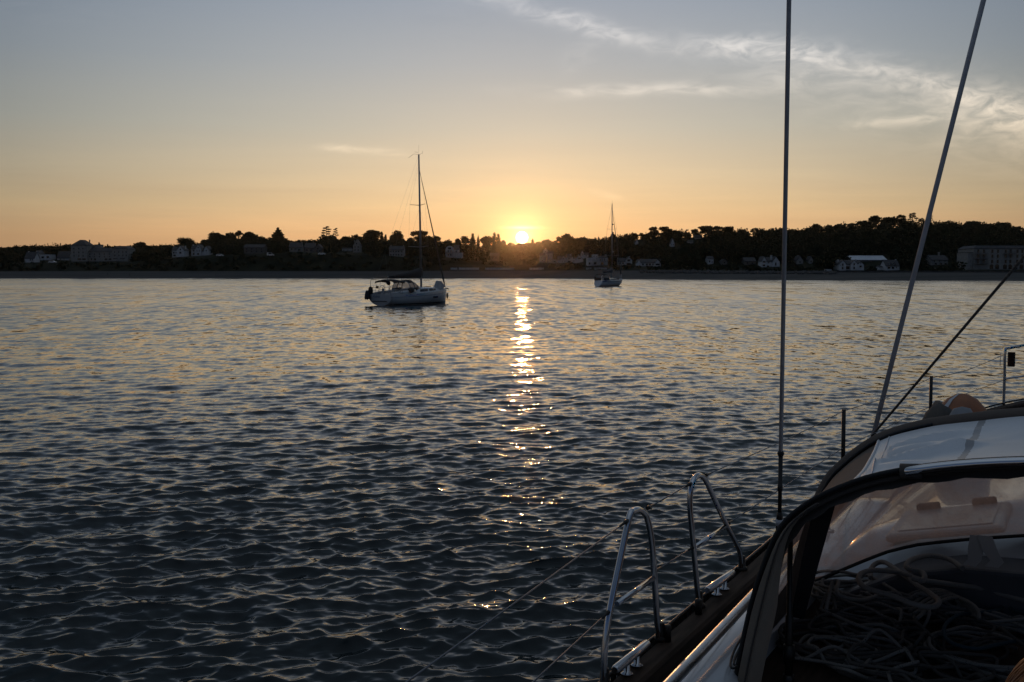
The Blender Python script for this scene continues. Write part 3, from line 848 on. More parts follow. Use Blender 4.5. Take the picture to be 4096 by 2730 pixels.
car(271.5, 256.0, 'white van parked on the shore road under the dark trees', 0.7, True)
car(322.5, 255.0, 'white car parked on the shore road below the sparse pines', 0.7)
car(221, 256.4, 'pale car parked on the shore road below the two gable villa', 0.45)
car(54, 263.2, 'white car parked by the cottage left of the hotel', 0.7)


# railing of white posts left of the right hotel
def post_rail():
    root = empty('post_fence', (0, 0, 0), 0, 'row of short white posts left of the big right hotel', 'fence')
    us = np.linspace(919, 946, 10)
    prev = []
    for u in us:
        D = shore(u) + 79
        z = zat(270.0, D)
        x = (u - 512) * D / F
        MB().lathe([(0.12, -0.8), (0.12, 0.75), (0.17, 0.8), (0.02, 0.95)], (x, D, z), 8).build('post', M_WHITE, root)
        prev.append((x, D, z + 0.5))
    MB().tube(prev, 0.04, 6).build('rail', M_WHITE, root)


post_rail()
# sea wall at the right
sw = MB()
us = list(np.arange(690, 1300, 8))
ring = []
for u in us:
    D = shore(u) + 45
    x = (u - 512) * D / F
    ring.append([(x, D - 0.9, -0.5), (x, D - 0.5, zat(271.6 if u > 800 else 272.3, D) + 0.4), (x, D + 0.4, zat(271.6 if u > 800 else 272.3, D) + 0.4), (x, D + 0.6, -0.5)])
sw.loft(ring, True, True, False)
tag(sw.build('sea_wall', mat('sea_wall_stone', (0.07, 0.068, 0.066), 0.9, 0, 0.5, 0.7, 0.5, bdist=0.2)), 'long dark stone sea wall along the right shore', 'sea wall')
# boulders at the foot of the wall
V, Fq = [], []
rb = random.Random(3)
for i in range(700):
    u = rb.uniform(640, 835)
    D = shore(u) + rb.uniform(34, 44.5)
    zb = ground_z(u, D - shore(u))
    r = rb.uniform(0.3, 0.85)
    c = Vector(((u - 512) * D / F, D, zb + r * 0.25))
    bm = bmesh.new()
    bmesh.ops.create_icosphere(bm, subdivisions=1, radius=r)
    k = len(V)
    for v in bm.verts:
        V.append(c + v.co * rb.uniform(0.75, 1.2))
    for f in bm.faces:
        Fq.append([k + v.index for v in f.verts])
    bm.free()
tag(mesh_np('boulders', V, Fq, mat('rock', (0.10, 0.095, 0.09), 0.9, 0, 0.5, 1.2), None, False), 'bank of grey boulders in front of the sea wall', 'rocks', kind='stuff')
# ------------------------------------------------------------------ trees
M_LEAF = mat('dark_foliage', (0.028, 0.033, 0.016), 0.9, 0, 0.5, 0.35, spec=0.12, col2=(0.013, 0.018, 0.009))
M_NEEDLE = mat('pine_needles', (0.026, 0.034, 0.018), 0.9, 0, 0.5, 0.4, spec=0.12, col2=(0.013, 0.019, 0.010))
M_BARK = mat('bark', (0.045, 0.034, 0.026), 0.95, 0, 0.4, 2.0)
M_CYPRESS = mat('cypress_foliage', (0.022, 0.030, 0.016), 0.9, 0, 0.5, 0.5, spec=0.12)


def leaf_cloud(blobs, rg, size, dens=1.0, elong=1.0, radial=False):
    """many small leaf-clump faces spread through ellipsoids (cx,cy,cz,rx,ry,rz)"""
    Vs, Fs, k = [], [], 0
    for (cx, cy, cz, rx, ry, rz) in blobs:
        n = int(max(14, dens * 26 * ((rx * rz + ry * rz + rx * ry) / 3) / (size * size)))
        n = min(n, 1500)
        d = rg.normal(size=(n, 3))
        d /= np.linalg.norm(d, axis=1)[:, None]
        rr = rg.uniform(0, 1, n) ** 0.38
        # ragged outline
        rr *= 1 + 0.16 * np.sin(d[:, 0] * 5 + cx) * np.cos(d[:, 2] * 6 + cz) + rg.normal(0, 0.06, n)
        P = d * rr[:, None] * np.array([rx, ry, rz]) + np.array([cx, cy, cz])
        a = rg.normal(size=(n, 3))
        if radial:
            a = d + 0.35 * a
            a[:, 2] += 0.25
        a /= np.linalg.norm(a, axis=1)[:, None]
        b = np.cross(a, rg.normal(size=(n, 3)))
        b /= np.linalg.norm(b, axis=1)[:, None]
        s = size * rg.uniform(0.5, 1.15, n)[:, None]
        A = a * s * elong
        B = b * s * (0.6 if not radial else 0.28)
        Vs.append(np.stack([P - A * 0.6, P + B, P + A * 0.9, P - B], 1).reshape(-1, 3))
        Fs.append(np.arange(k, k + n * 4).reshape(-1, 4))
        k += n * 4
    return np.concatenate(Vs), np.concatenate(Fs)


GROUPS = {'round': 'broadleaved trees on the skyline', 'pine': 'pines on the skyline', 'umbrella': 'pines on the skyline', 'cedar': 'conifers on the skyline', 'poplar': 'narrow poplars on the skyline', 'spiky': 'conifers on the skyline', 'sparse': 'pines on the skyline', 'loose': 'broadleaved trees on the skyline'}
NAMES = {'round': 'broadleaved_tree', 'pine': 'pine_tree', 'umbrella': 'umbrella_pine', 'cedar': 'cedar_tree', 'poplar': 'poplar_tree', 'spiky': 'cypress_tree', 'sparse': 'tall_pine_tree', 'loose': 'broadleaved_tree'}


def tree(kind, u, vt, wpx, label, d=None, D=None, seed=0):
    rg = np.random.default_rng(int(u * 17 + vt * 5) % 100000)
    r = random.Random(int(u * 31 + vt * 7))
    if D is None:
        dd = RISE + r.uniform(-4, 8) if d is None else d
        D = shore(u) + dd
        gz = ground_z(u, dd) - 0.6
    else:
        gz = zat(np.interp(u, [300, 440, 470, 500, 522, 545, 580, 620, 720], [256, 252, 248.6, 247.2, 247.8, 247.0, 246.8, 249, 254]), 1300) - 2
    s = D / F
    h = zat(vt, D) - gz
    w = wpx * s / 2
    root = empty(NAMES[kind], ((u - 512) * s / cp, D, gz), 0, label, 'tree', GROUPS[kind])
    T = MB()
    blobs = []
    leaf, size, el, rad = M_LEAF, 0.62 * max(1, D / 900), 1.0, False
    if kind in ('round', 'loose'):
        ch = min(h * 0.86, max(w * 2.2, h * 0.6))
        zc = h - ch / 2
        nb = 9 if kind == 'round' else 12
        sc = 0.56 if kind == 'round' else 0.36
        for i in range(nb):
            a = i * 2.4 + r.random()
            q = r.uniform(0.25, 0.62)
            zz = zc + ch * r.uniform(-0.30, 0.26)
            rr = w * sc * r.uniform(0.7, 1.05)
            blobs.append((w * q * math.cos(a), w * q * math.sin(a), zz, rr, rr, rr * r.uniform(0.65, 0.95)))
        blobs.append((r.uniform(-0.2, 0.2) * w, 0, h - ch * 0.24, w * 0.55, w * 0.55, ch * 0.25))
        if kind == 'round':
            blobs.append((0, 0, zc, w * 0.7, w * 0.7, ch * 0.42))
        T.tube([(0, 0, 0), (0.1, 0, h * 0.3), (-0.1, 0.1, h * 0.62)], [0.35 + h * 0.012, 0.25 + h * 0.008, 0.1], 7)
        for b in blobs[:5]:
            T.tube([(0, 0, h * 0.3), (b[0] * 0.5, b[1] * 0.5, (h * 0.3 + b[2]) / 2), b[:3]], [0.2, 0.13, 0.05], 5)
        if kind == 'loose':
            size *= 0.8
    elif kind in ('pine', 'umbrella'):
        leaf = M_NEEDLE
        flat = 0.60 if kind == 'pine' else 0.72
        nb = 17 if kind == 'pine' else 13
        lo = 0.40 if kind == 'pine' else 0.80
        for i in range(nb):
            a = i * 2.4 + r.random()
            q = r.uniform(0.15, 0.72)
            zz = h * r.uniform(lo, 0.93) if kind == 'pine' else h * (0.92 - 0.20 * q * q + r.uniform(-0.13, 0.02))
            rr = w * r.uniform(0.26, 0.44)
            blobs.append((w * q * math.cos(a), w * q * math.sin(a), zz - rr * flat * 0.4, rr, rr, rr * flat * r.uniform(0.8, 1.25)))
        blobs.append((0, 0, h - w * 0.20, w * 0.42, w * 0.42, w * 0.19))
        lean = r.uniform(-0.06, 0.06) * h
        T.tube([(0, 0, 0), (lean * 0.6, 0, h * 0.4), (lean, 0, h * 0.72), (lean * 0.4, 0, h * 0.9)], [0.38, 0.30, 0.22, 0.08], 7)
        for b in blobs:
            z0 = h * r.uniform(0.5, 0.75)
            T.tube([(lean, 0, z0), (b[0] * 0.6, b[1] * 0.6, (z0 + b[2]) / 2 - 0.2), b[:3]], [0.17, 0.13, 0.05], 5)
    elif kind == 'sparse':
        leaf = M_NEEDLE
        size *= 0.75
        lean = r.uniform(-0.05, 0.07) * h
        T.tube([(0, 0, 0), (lean * 0.5, 0, h * 0.5), (lean, 0, h * 0.8), (lean * 1.1, 0, h * 0.97)], [0.32, 0.24, 0.16, 0.05], 7)
        for i in range(8):
            z0 = h * (0.60 + 0.37 * i / 7)
            q = w * (0.95 - 0.55 * i / 7) * r.uniform(0.6, 1.0) * (1 if i % 2 else -1)
            b = (lean + q * 0.75, r.uniform(-0.4, 0.4) * w, z0 + 0.4, w * r.uniform(0.28, 0.46), w * 0.4, w * 0.13)
            blobs.append(b)
            T.tube([(lean * z0 / h, 0, z0 - 0.6), b[:3]], [0.11, 0.04], 5)
    elif kind == 'cedar':
        leaf = M_CYPRESS
        nt = 8
        T.tube([(0, 0, 0), (0, 0, h * 0.97)], [0.42, 0.06], 7)
        for i in range(nt):
            f = i / (nt - 1)
            rr = w * (1.0 - 0.80 * f) * r.uniform(0.82, 1.1)
            z0 = h * (0.30 + 0.68 * f)
            for k in range(4 if f < 0.8 else 2):
                a = k * 1.7 + r.random() * 2
                blobs.append((rr * 0.55 * math.cos(a), rr * 0.55 * math.sin(a), z0 + r.uniform(-0.02, 0.02) * h, rr * 0.52, rr * 0.52, h * 0.048))
                T.tube([(0, 0, z0 - 0.3), (rr * 0.9 * math.cos(a), rr * 0.9 * math.sin(a), z0 - 0.1)], [0.12, 0.03], 4)
            blobs.append((0, 0, z0, rr * 0.5, rr * 0.5, h * 0.07))
        size *= 0.85
    elif kind == 'poplar':
        leaf = M_CYPRESS
        T.tube([(0, 0, 0), (0, 0, h * 0.9)], [0.3, 0.05], 6)
        for i in range(7):
            f = i / 6
            rr = w * (0.30 + 0.70 * math.sin(math.pi * (0.16 + 0.76 * f))) * r.uniform(0.75, 1.2)
            blobs.append((r.uniform(-0.12, 0.12) * w, 0, h * (0.16 + 0.76 * f), rr, rr, h * 0.10))
        size *= 0.8
    elif kind == 'spiky':
        leaf = M_CYPRESS
        rad, el = True, 1.9
        T.tube([(0, 0, 0), (0.1, 0, h * 0.55)], [0.5, 0.25], 7)
        for i in range(8):
            a = i * 2.4
            q = r.uniform(0.2, 0.6)
            blobs.append((w * q * math.cos(a), w * q * math.sin(a), h - w * r.uniform(0.45, 0.95), w * 0.38, w * 0.38, w * 0.36))
        blobs.append((0, 0, h - w * 0.75, w * 0.7, w * 0.7, w * 0.55))
    V, Fq = leaf_cloud(blobs, rg, size, 1.0, el, rad)
    # hold the top and the width where the photograph has them
    V[:, 2] *= h / max(np.percentile(V[:, 2], 99.7), 0.1)
    xs = V[:, 0]
    ext = max(np.percentile(xs, 99.5), -np.percentile(xs, 0.5))
    V[:, :2] *= w / ext
    mesh_np('crown', V, Fq, leaf, root, False)
    T.build('trunk', M_BARK, root, fix=False)


TREES = [
    ('pine', 13, 247, 6, 'small lone pine top at the far left of the skyline'),
    ('round', 3, 250.6, 14, 'low dark tree at the left edge of the frame'),
    ('round', 21, 246.4, 15, 'left dome of the dark clump behind the white terrace house'),
    ('round', 33.5, 245.8, 16, 'highest dome of the dark clump behind the white terrace house'),
    ('round', 45.5, 246.6, 16, 'right dome of the dark clump behind the white terrace house'),
    ('round', 54.5, 248.6, 11, 'low shoulder tree where the left clump drops to the cottage'),
    ('round', 63, 250, 8, 'small tree above the cottage beside the hotel'),
    ('round', 70, 245.6, 11, 'round dark tree touching the left side of the hotel tower'),
    ('cedar', 102, 242.6, 8, 'larger conifer tip showing above the long hotel roof'),
    ('cedar', 110.4, 244.4, 6, 'smaller conifer tip showing above the long hotel roof'),
    ('round', 140.5, 242.4, 14, 'round tree standing right of the hotel'),
    ('pine', 145.5, 242.2, 8, 'wind bent crown on the right of the round tree by the hotel'),
    ('round', 152.5, 246.6, 10, 'small round tree in the dip right of the hotel'),
    ('spiky', 166, 245, 14, 'low spiky tree left of the turret villa'),
    ('spiky', 188.6, 237.6, 16, 'tall spiky cypress between the two white gabled villas'),
    ('round', 208.5, 239.4, 13, 'left flank of the big dark tree mass above the two gable villa'),
    ('round', 219, 232.8, 17, 'big rounded tree crowning the left dark mass'),
    ('round', 232.5, 233, 14, 'dark tree in the middle of the left mass'),
    ('umbrella', 241, 230.4, 8, 'small flat pine crown standing above the left dark mass'),
    ('round', 250.5, 232.2, 18, 'broad dark tree at the right of the left mass'),
    ('loose', 262.5, 236.4, 9, 'feathery tree at the right end of the left mass'),
    ('round', 268.5, 241.4, 10, 'low bush tree left of the tiered cedar'),
    ('cedar', 279.6, 228.0, 17, 'tall tiered cedar standing alone above the white van'),
    ('round', 288, 240.4, 9, 'low bush tree right of the tiered cedar'),
    ('sparse', 328, 226.2, 11, 'tall thin pine, left of the pair above the stone gable house'),
    ('sparse', 336, 228.0, 8, 'thin pine, right of the pair above the stone gable house'),
    ('round', 331, 235.2, 18, 'dense dark tree under the pair of thin pines'),
    ('round', 322, 239.4, 9, 'low tree at the left foot of the thin pines'),
    ('round', 347, 236.6, 14, 'round tree left of the narrow tower house'),
    ('loose', 356.4, 234.8, 13, 'feathery tree behind the narrow tower house'),
    ('pine', 372.6, 230.2, 18, 'broad pine with sky gaps left of the two thin poplars'),
    ('poplar', 382.8, 231.8, 4.9, 'taller thin poplar left of the moored yacht mast'),
    ('poplar', 386.4, 234.6, 4.1, 'shorter thin poplar left of the moored yacht mast'),
    ('round', 398, 231.0, 15, 'tall block shaped tree left of the moored yacht mast'),
    ('pine', 421.4, 231.0, 20, 'wide umbrella pine right behind the moored yacht mast'),
    ('pine', 411.8, 237.6, 8, 'low umbrella pine left of the wide one'),
    ('pine', 436.4, 236.2, 12, 'leaning umbrella pine crossed by the yacht forestay'),
    ('round', 448.3, 240.0, 9, 'small round tree above the rounded gable villa'),
    ('round', 458.2, 238.6, 8, 'small tree left of the feathery tree near the sun'),
    ('loose', 466, 236.2, 9, 'feathery tree with bare twigs left of the poplar near the sun'),
    ('poplar', 472.8, 233.6, 6.8, 'stout poplar on the skyline left of the sun'),
    ('poplar', 478.4, 235.4, 3.8, 'slim poplar between the stout poplar and the round tree'),
    ('round', 486.6, 236.2, 12, 'round tree left of the twin poplars near the sun'),
    ('poplar', 494.4, 232.8, 5.7, 'left one of the twin poplars nearest the sun'),
    ('poplar', 498.4, 234.0, 5.4, 'right one of the twin poplars nearest the sun'),
    ('round', 565.5, 233.8, 13, 'tall dark tree right of the sun'),
    ('loose', 559, 236.4, 8, 'feathery left shoulder of the tall tree right of the sun'),
    ('round', 571, 237, 8, 'right shoulder of the tall tree right of the sun'),
    ('round', 580.5, 237.4, 16, 'low broad tree between the sun and the second yacht'),
    ('round', 590, 238.6, 12, 'low dark tree left of the small spires'),
    ('cedar', 594.6, 237.4, 3, 'small conifer spire, leftmost in the row before the second yacht'),
    ('cedar', 598, 236.8, 3, 'small conifer spire, second in the row before the second yacht'),
    ('cedar', 602.3, 237.4, 3, 'small conifer spire, third in the row before the second yacht'),
    ('cedar', 605.6, 236.6, 3, 'small conifer spire, nearest to the second yacht mast'),
    ('cedar', 612.2, 232.4, 11, 'broad conical tree behind the second yacht mast'),
    ('round', 619, 237.4, 7, 'low tree right of the second yacht mast'),
    ('round', 623.4, 237.2, 5, 'tiny round tree right of the second yacht mast'),
    ('umbrella', 627, 237.2, 5, 'tiny umbrella pine on the bare part of the ridge'),
    ('round', 633.8, 233.2, 6.5, 'upright tree on the ridge above the white gable end'),
    ('umbrella', 640, 232.8, 5, 'small umbrella pine beside the big ridge pines'),
    ('round', 645.8, 233.8, 9, 'low tree under the left of the big ridge pines'),
    ('pine', 652.4, 227.0, 13, 'left one of the two big pines with sky between their trunks'),
    ('pine', 664.6, 226.6, 14, 'right one of the two big pines with sky between their trunks'),
    ('round', 676.4, 230.3, 13, 'domed tree right of the two big pines'),
    ('loose', 686.6, 232.5, 6, 'small feathery tree in the gap of the ridge'),
    ('pine', 694.4, 229.0, 9, 'pine at the left foot of the second ridge group'),
    ('pine', 704, 225.8, 14, 'highest pine of the second ridge group'),
    ('pine', 715.4, 226.0, 12, 'pine with open branches in the second ridge group'),
    ('round', 726.4, 226.6, 13, 'rounded tree ending the second ridge group'),
    ('umbrella', 738.4, 229.2, 6.5, 'small umbrella pine right of the second ridge group'),
    ('round', 744, 231.8, 7, 'low tree left of the layered pine'),
    ('sparse', 753, 227.8, 9, 'layered pine alone left of the shroud'),
    ('round', 763.5, 231.8, 14, 'flat bush line left of the small poplar pair'),
    ('poplar', 770.6, 228.2, 4.1, 'left one of the small poplar pair by the shroud'),
    ('poplar', 774, 228.4, 4.1, 'right one of the small poplar pair by the shroud'),
    ('round', 780, 228.0, 9, 'tree hidden partly by the left shroud'),
    ('round', 790, 230.2, 10, 'low tree just right of the left shroud'),
    ('round', 800, 230.6, 14, 'long low tree on the rising ridge'),
    ('umbrella', 807, 228.0, 6, 'small umbrella pine on the rising ridge'),
    ('umbrella', 814, 223.8, 10.5, 'open umbrella pine on the rising ridge'),
    ('round', 826, 225.0, 9, 'left bump of the flat tree row right of the open umbrella pine'),
    ('round', 836, 224.2, 13, 'right bump of the flat tree row right of the open umbrella pine'),
    ('pine', 849.6, 223.0, 8, 'first pine of the climb to the ridge top'),
    ('umbrella', 861, 220.6, 13, 'broad pine below the ridge top group'),
    ('pine', 872.6, 215.6, 12, 'left pine of the ridge top group'),
    ('pine', 885.5, 217.0, 16, 'broad middle pine of the ridge top group'),
    ('pine', 897.6, 214.8, 12, 'right pine of the ridge top group'),
    ('sparse', 908.4, 212.6, 11, 'tallest bare trunked pine at the end of the ridge top group'),
    ('sparse', 918, 218.0, 8, 'small pine left of the right shroud on the ridge'),
    ('pine', 923.4, 220.0, 8, 'pine behind the right shroud on the ridge'),
    ('sparse', 927, 215.0, 5, 'wispy thin pine behind the right shroud'),
    ('round', 937.2, 224.2, 13, 'rounded tree right of the right shroud'),
    ('spiky', 952.8, 223.8, 14, 'ragged tree left of the flat umbrella pine'),
    ('umbrella', 968.4, 221.0, 15.5, 'flat topped umbrella pine above the right hotel'),
    ('round', 981.6, 223.8, 13, 'low tree between the flat pine and the domed tree'),
    ('round', 997.6, 222.4, 16, 'large domed tree above the right hotel'),
    ('pine', 1010.4, 226.2, 12, 'sloping pine near the right edge'),
    ('pine', 1018.6, 231.6, 7, 'small ragged pine at the right edge'),
    ('round', 1030, 235.8, 12, 'low tree cut by the right edge'),
]
for t_ in TREES:
    tree(*t_)
# trees on the far ridge under the sun
for t_ in (('round', 503, 240.4, 7, 'hazy far tree on the left of the setting sun'), ('round', 511, 242.8, 9, 'hazy far tree just left under the sun'), ('round', 520, 243.2, 9, 'hazy far tree right under the sun'), ('round', 527.5, 242.8, 8, 'hazy far tree under the right rim of the sun'),
           ('poplar', 532.4, 238.9, 4.1, 'hazy far poplar right of the setting sun'), ('round', 538, 241.8, 8, 'hazy far tree right of the far poplar'), ('round', 546.4, 239.8, 12, 'hazy far dome of trees right of the setting sun'), ('round', 554.5, 241, 9, 'hazy far tree at the right end of the far ridge')):
    tree(*t_, D=1300.0)


# the wood on the slopes: one mass nobody could count
def woods():
    rg = np.random.default_rng(5)
    r = random.Random(5)
    blobs = []
    for i in range(6200):
        u = r.uniform(-120, 1130)
        d = 47 + (RISE + 6 - 47) * r.random() ** 0.9
        if 497 < u < 556 and d > 120:
            d = r.uniform(60, 118)
        D = shore(u) + d
        s = D / F
        hh = (1.2 + r.random() * 0.8) if d < 76 else (3.0 + r.random() * 3.2) if d < 125 else (3.8 + r.random() * 3.0) if u < 475 else (2.4 + r.random() * 2.6)
        rw = hh * r.uniform(0.5, 0.8) + 0.6
        gz = ground_z(u, d)
        vt = HV - (gz + hh - H) * F / D
        if 497 < u < 556 and vt < 252.5:
            continue
        rad = rw / s
        if any(k[0] - rad < u < k[1] + rad and d < k[3] + 9 and vt < k[2] - 0.4 for k in KEEP):
            continue
        if d < 50 and 586 < u < 607:
            continue
        blobs.append(((u - 512) * s, D, gz + hh * 0.5, rw, rw, hh * 0.55))
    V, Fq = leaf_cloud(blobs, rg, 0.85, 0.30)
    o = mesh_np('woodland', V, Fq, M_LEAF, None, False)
    tag(o, 'dark wood covering the slope behind the houses', 'wood', kind='stuff')
    # far ridge wood
    blobs = []
    for i in range(420):
        u = r.uniform(440, 620)
        top = zat(np.interp(u, [300, 440, 470, 500, 522, 545, 580, 620, 720], [256, 252, 248.6, 247.2, 247.8, 247.0, 246.8, 249, 254]), 1300)
        y = 1300 + r.uniform(-300, 60)
        f = 1.0 if y > 1290 else np.interp(y, [900, 1050, 1180, 1300], [0, 0.35, 0.75, 1.0])
        hh = r.uniform(3, 5.5)
        blobs.append(((u - 512) * 1300 / F, y, top * f + hh * 0.3, hh, hh, hh * 0.6))
    V, Fq = leaf_cloud(blobs, rg, 1.3, 0.5)
    tag(mesh_np('far_woodland', V, Fq, M_LEAF, None, False), 'far wooded ridge under the setting sun', 'wood', kind='stuff')


woods()
# ------------------------------------------------------------------ the two moored yachts
M_GEL = mat('white_gelcoat', (0.60, 0.60, 0.60), 0.28, 0, 0.08, 2.0, coat=0.3)
M_DECKW = mat('pale_deck', (0.50, 0.50, 0.49), 0.6, 0, 0.1, 4.0)
M_NAVY = mat('navy_stripe', (0.012, 0.016, 0.032), 0.4)
M_ANTI = mat('dark_antifouling', (0.02, 0.022, 0.025), 0.7)
M_ALU = mat('mast_aluminium', (0.36, 0.36, 0.37), 0.38, 0.85, 0.15, 3.0)
M_STEEL = mat('polished_steel', (0.58, 0.58, 0.60), 0.10, 1.0, 0.12, 9.0)
M_WIRE = mat('steel_wire', (0.20, 0.20, 0.21), 0.45, 0.8)
M_CANVAS = mat('dark_canvas', (0.030, 0.030, 0.034), 0.85, 0, 0.3, 6.0, 0.2)
M_COVER = mat('grey_sail_cover', (0.075, 0.07, 0.066), 0.9, 0, 0.3, 5.0, 0.4, bdist=0.05)
M_PORT = mat('dark_acrylic', (0.010, 0.011, 0.013), 0.08)
M_BLACK = mat('black_rubber', (0.012, 0.012, 0.013), 0.7)
M_SOLAR = mat('solar_panel', (0.02, 0.025, 0.05), 0.08, 0.2)
M_SAILW = mat('furled_sail', (0.10, 0.095, 0.09), 0.9, 0, 0.3, 6.0)


def vinyl(name, tint, dens, rough=0.15, scatter=0.3):
    if name in MATS:
        return MATS[name]
    m = bpy.data.materials.new(name)
    m.use_nodes = True
    m.node_tree.nodes.clear()
    t = NT(m.node_tree)
    tr = t.node('ShaderNodeBsdfTransparent')
    tl = t.node('ShaderNodeBsdfTranslucent')
    df = t.node('ShaderNodeBsdfDiffuse')
    gl = t.node('ShaderNodeBsdfGlossy')
    gl.inputs['Roughness'].default_value = rough
    t.put(tr.inputs[0], (0.95, 0.93, 0.91))
    t.put(tl.inputs[0], tint)
    t.put(df.inputs[0], tint)
    tc = t.node('ShaderNodeTexCoord').outputs['Object']
    nz = t.noise(tc, 9.0, 6.0, 0.65)
    spots = t.noise(tc, 120.0, 2.0, 0.5)
    f = t.m('ADD', t.m('MULTIPLY', t.mr(nz, 0.3, 0.75, dens * 0.75, dens * 1.25), 1.0), t.mr(spots, 0.62, 0.75, 0.0, 0.25))
    a = t.node('ShaderNodeMixShader')
    t.put(a.inputs[0], 0.45)
    t.l.new(tl.outputs[0], a.inputs[1])
    t.l.new(df.outputs[0], a.inputs[2])
    b = t.node('ShaderNodeMixShader')
    t.put(b.inputs[0], f)
    t.l.new(tr.outputs[0], b.inputs[1])
    t.l.new(a.outputs[0], b.inputs[2])
    c = t.node('ShaderNodeMixShader')
    fr = t.node('ShaderNodeFresnel')
    fr.inputs[0].default_value = 1.4
    bp = t.node('ShaderNodeBump')
    bp.inputs['Strength'].default_value = 0.5
    bp.inputs['Distance'].default_value = 0.02
    t.put(bp.inputs['Height'], t.noise(t.vm('MULTIPLY', tc, (1.0, 3.0, 1.2)), 2.2, 3.0, 0.5, 0.8))
    for n_ in (gl, df, fr):
        t.l.new(bp.outputs[0], n_.inputs['Normal'])
    t.put(c.inputs[0], t.m('MULTIPLY', fr.outputs[0], 0.6))
    t.l.new(b.outputs[0], c.inputs[1])
    t.l.new(gl.outputs[0], c.inputs[2])
    o = t.node('ShaderNodeOutputMaterial')
    t.l.new(c.outputs[0], o.inputs[0])
    MATS[name] = m
    return m


M_VINYL = vinyl('clear_vinyl', (0.75, 0.52, 0.42), 0.45)


def hull_rings(L, beam, stern_b, sheer, over_s, over_b, draft, n=26, m=13, full=0.45):
    """half sections from stern (x=0) to stem (x=L): list of (x list of points port side keel->sheer)"""
    rings = []
    for i in range(n):
        f = i / (n - 1)
        if f < full:
            b = stern_b + (beam - stern_b) * math.sin(f / full * math.pi / 2)
        else:
            g = (f - full) / (1 - full)
            b = beam * (1 - g ** 2.3) ** 0.85
        b = max(b, 0.015)
        zs = sheer(f)
        zk = -draft * math.sin(math.pi * min(1, f * 0.86 + 0.12)) ** 0.6 if f < 0.98 else -0.12
        if f < 0.12:
            zk = max(zk, -0.05 - draft * f / 0.12 * 0.7)
        ring = []
        for j in range(m):
            t = j / (m - 1)
            z = zk + (zs - zk) * t
            y = b * (1 - (1 - t) ** 3.0) ** (0.62 + 0.75 * f * f)
            x = f * L - over_s * (1 - f) ** 4 * (1 - t) * -1 + over_b * f ** 5 * (t - 1)
            ring.append(Vector((x, y, z)))
        rings.append(ring)
    return rings


def hull_parts(root, rings, mhull, mdeck, stripe=None, boot=None):
    hb = MB()
    full = [[Vector((p.x, -p.y, p.z)) for p in r[::-1]] + r[1:] for r in rings]
    hb.loft(full, False, False, True)
    hb.f.append([k for k in range(len(full[0]))]); hb.sm.append(False)   # transom
    hull = hb.build('hull', mhull, root)
    dk = MB().loft([[Vector((r[-1].x, -r[-1].y * 0.985, r[-1].z - 0.02)), Vector((r[-1].x, 0, r[-1].z + 0.05)), Vector((r[-1].x, r[-1].y * 0.985, r[-1].z - 0.02))] for r in rings], False)
    dk.build('deck', mdeck, root)
    for nm, (z0, z1, rel, m) in (('sheer_stripe', stripe), ('boot_stripe', boot)):
        mb = MB()
        for sg in (-1, 1):
            A = []
            for r in rings[1 if nm == 'boot_stripe' else 0:]:
                def at(z):
                    zz = r[-1].z + z if rel else z
                    for a, b in zip(r[:-1], r[1:]):
                        if a.z <= zz <= b.z:
                            k = (zz - a.z) / max(1e-6, b.z - a.z)
                            q = a.lerp(b, k)
                            return Vector((q.x, sg * (q.y + 0.006), q.z))
                    q = r[-1]
                    return Vector((q.x, sg * (q.y + 0.006), q.z))
                A.append([at(z0), at((z0 + z1) / 2), at(z1)])
            mb.loft(A, False)
        mb.build(nm, m, root, fix=False)
    return hull


def arch(xs, hw, z0, zt, n=13, lean=0.0, p=2.6):
    out = []
    for i in range(n):
        a = math.pi * i / (n - 1)
        c, s = math.cos(a), math.sin(a)
        y = hw * math.copysign(abs(c) ** (2 / p), c)
        z = z0 + (zt - z0) * abs(s) ** (2 / p)
        out.append(Vector((xs + lean * (z - z0), y, z)))
    return out


def thicken(mb, rings, th):
    """a cloth surface with a small real thickness"""
    n = len(rings[0])
    inn = [[p + Vector((0, 0, -th)) for p in r] for r in rings]
    mb.loft(rings, False)
    mb.loft(inn, False)
    for A, B in ((rings[0], inn[0]), (rings[-1], inn[-1])):
        mb.loft([A, B], False)
    mb.loft([[r[0] for r in rings], [r[0] for r in inn]], False)
    mb.loft([[r[-1] for r in rings], [r[-1] for r in inn]], False)
    return mb


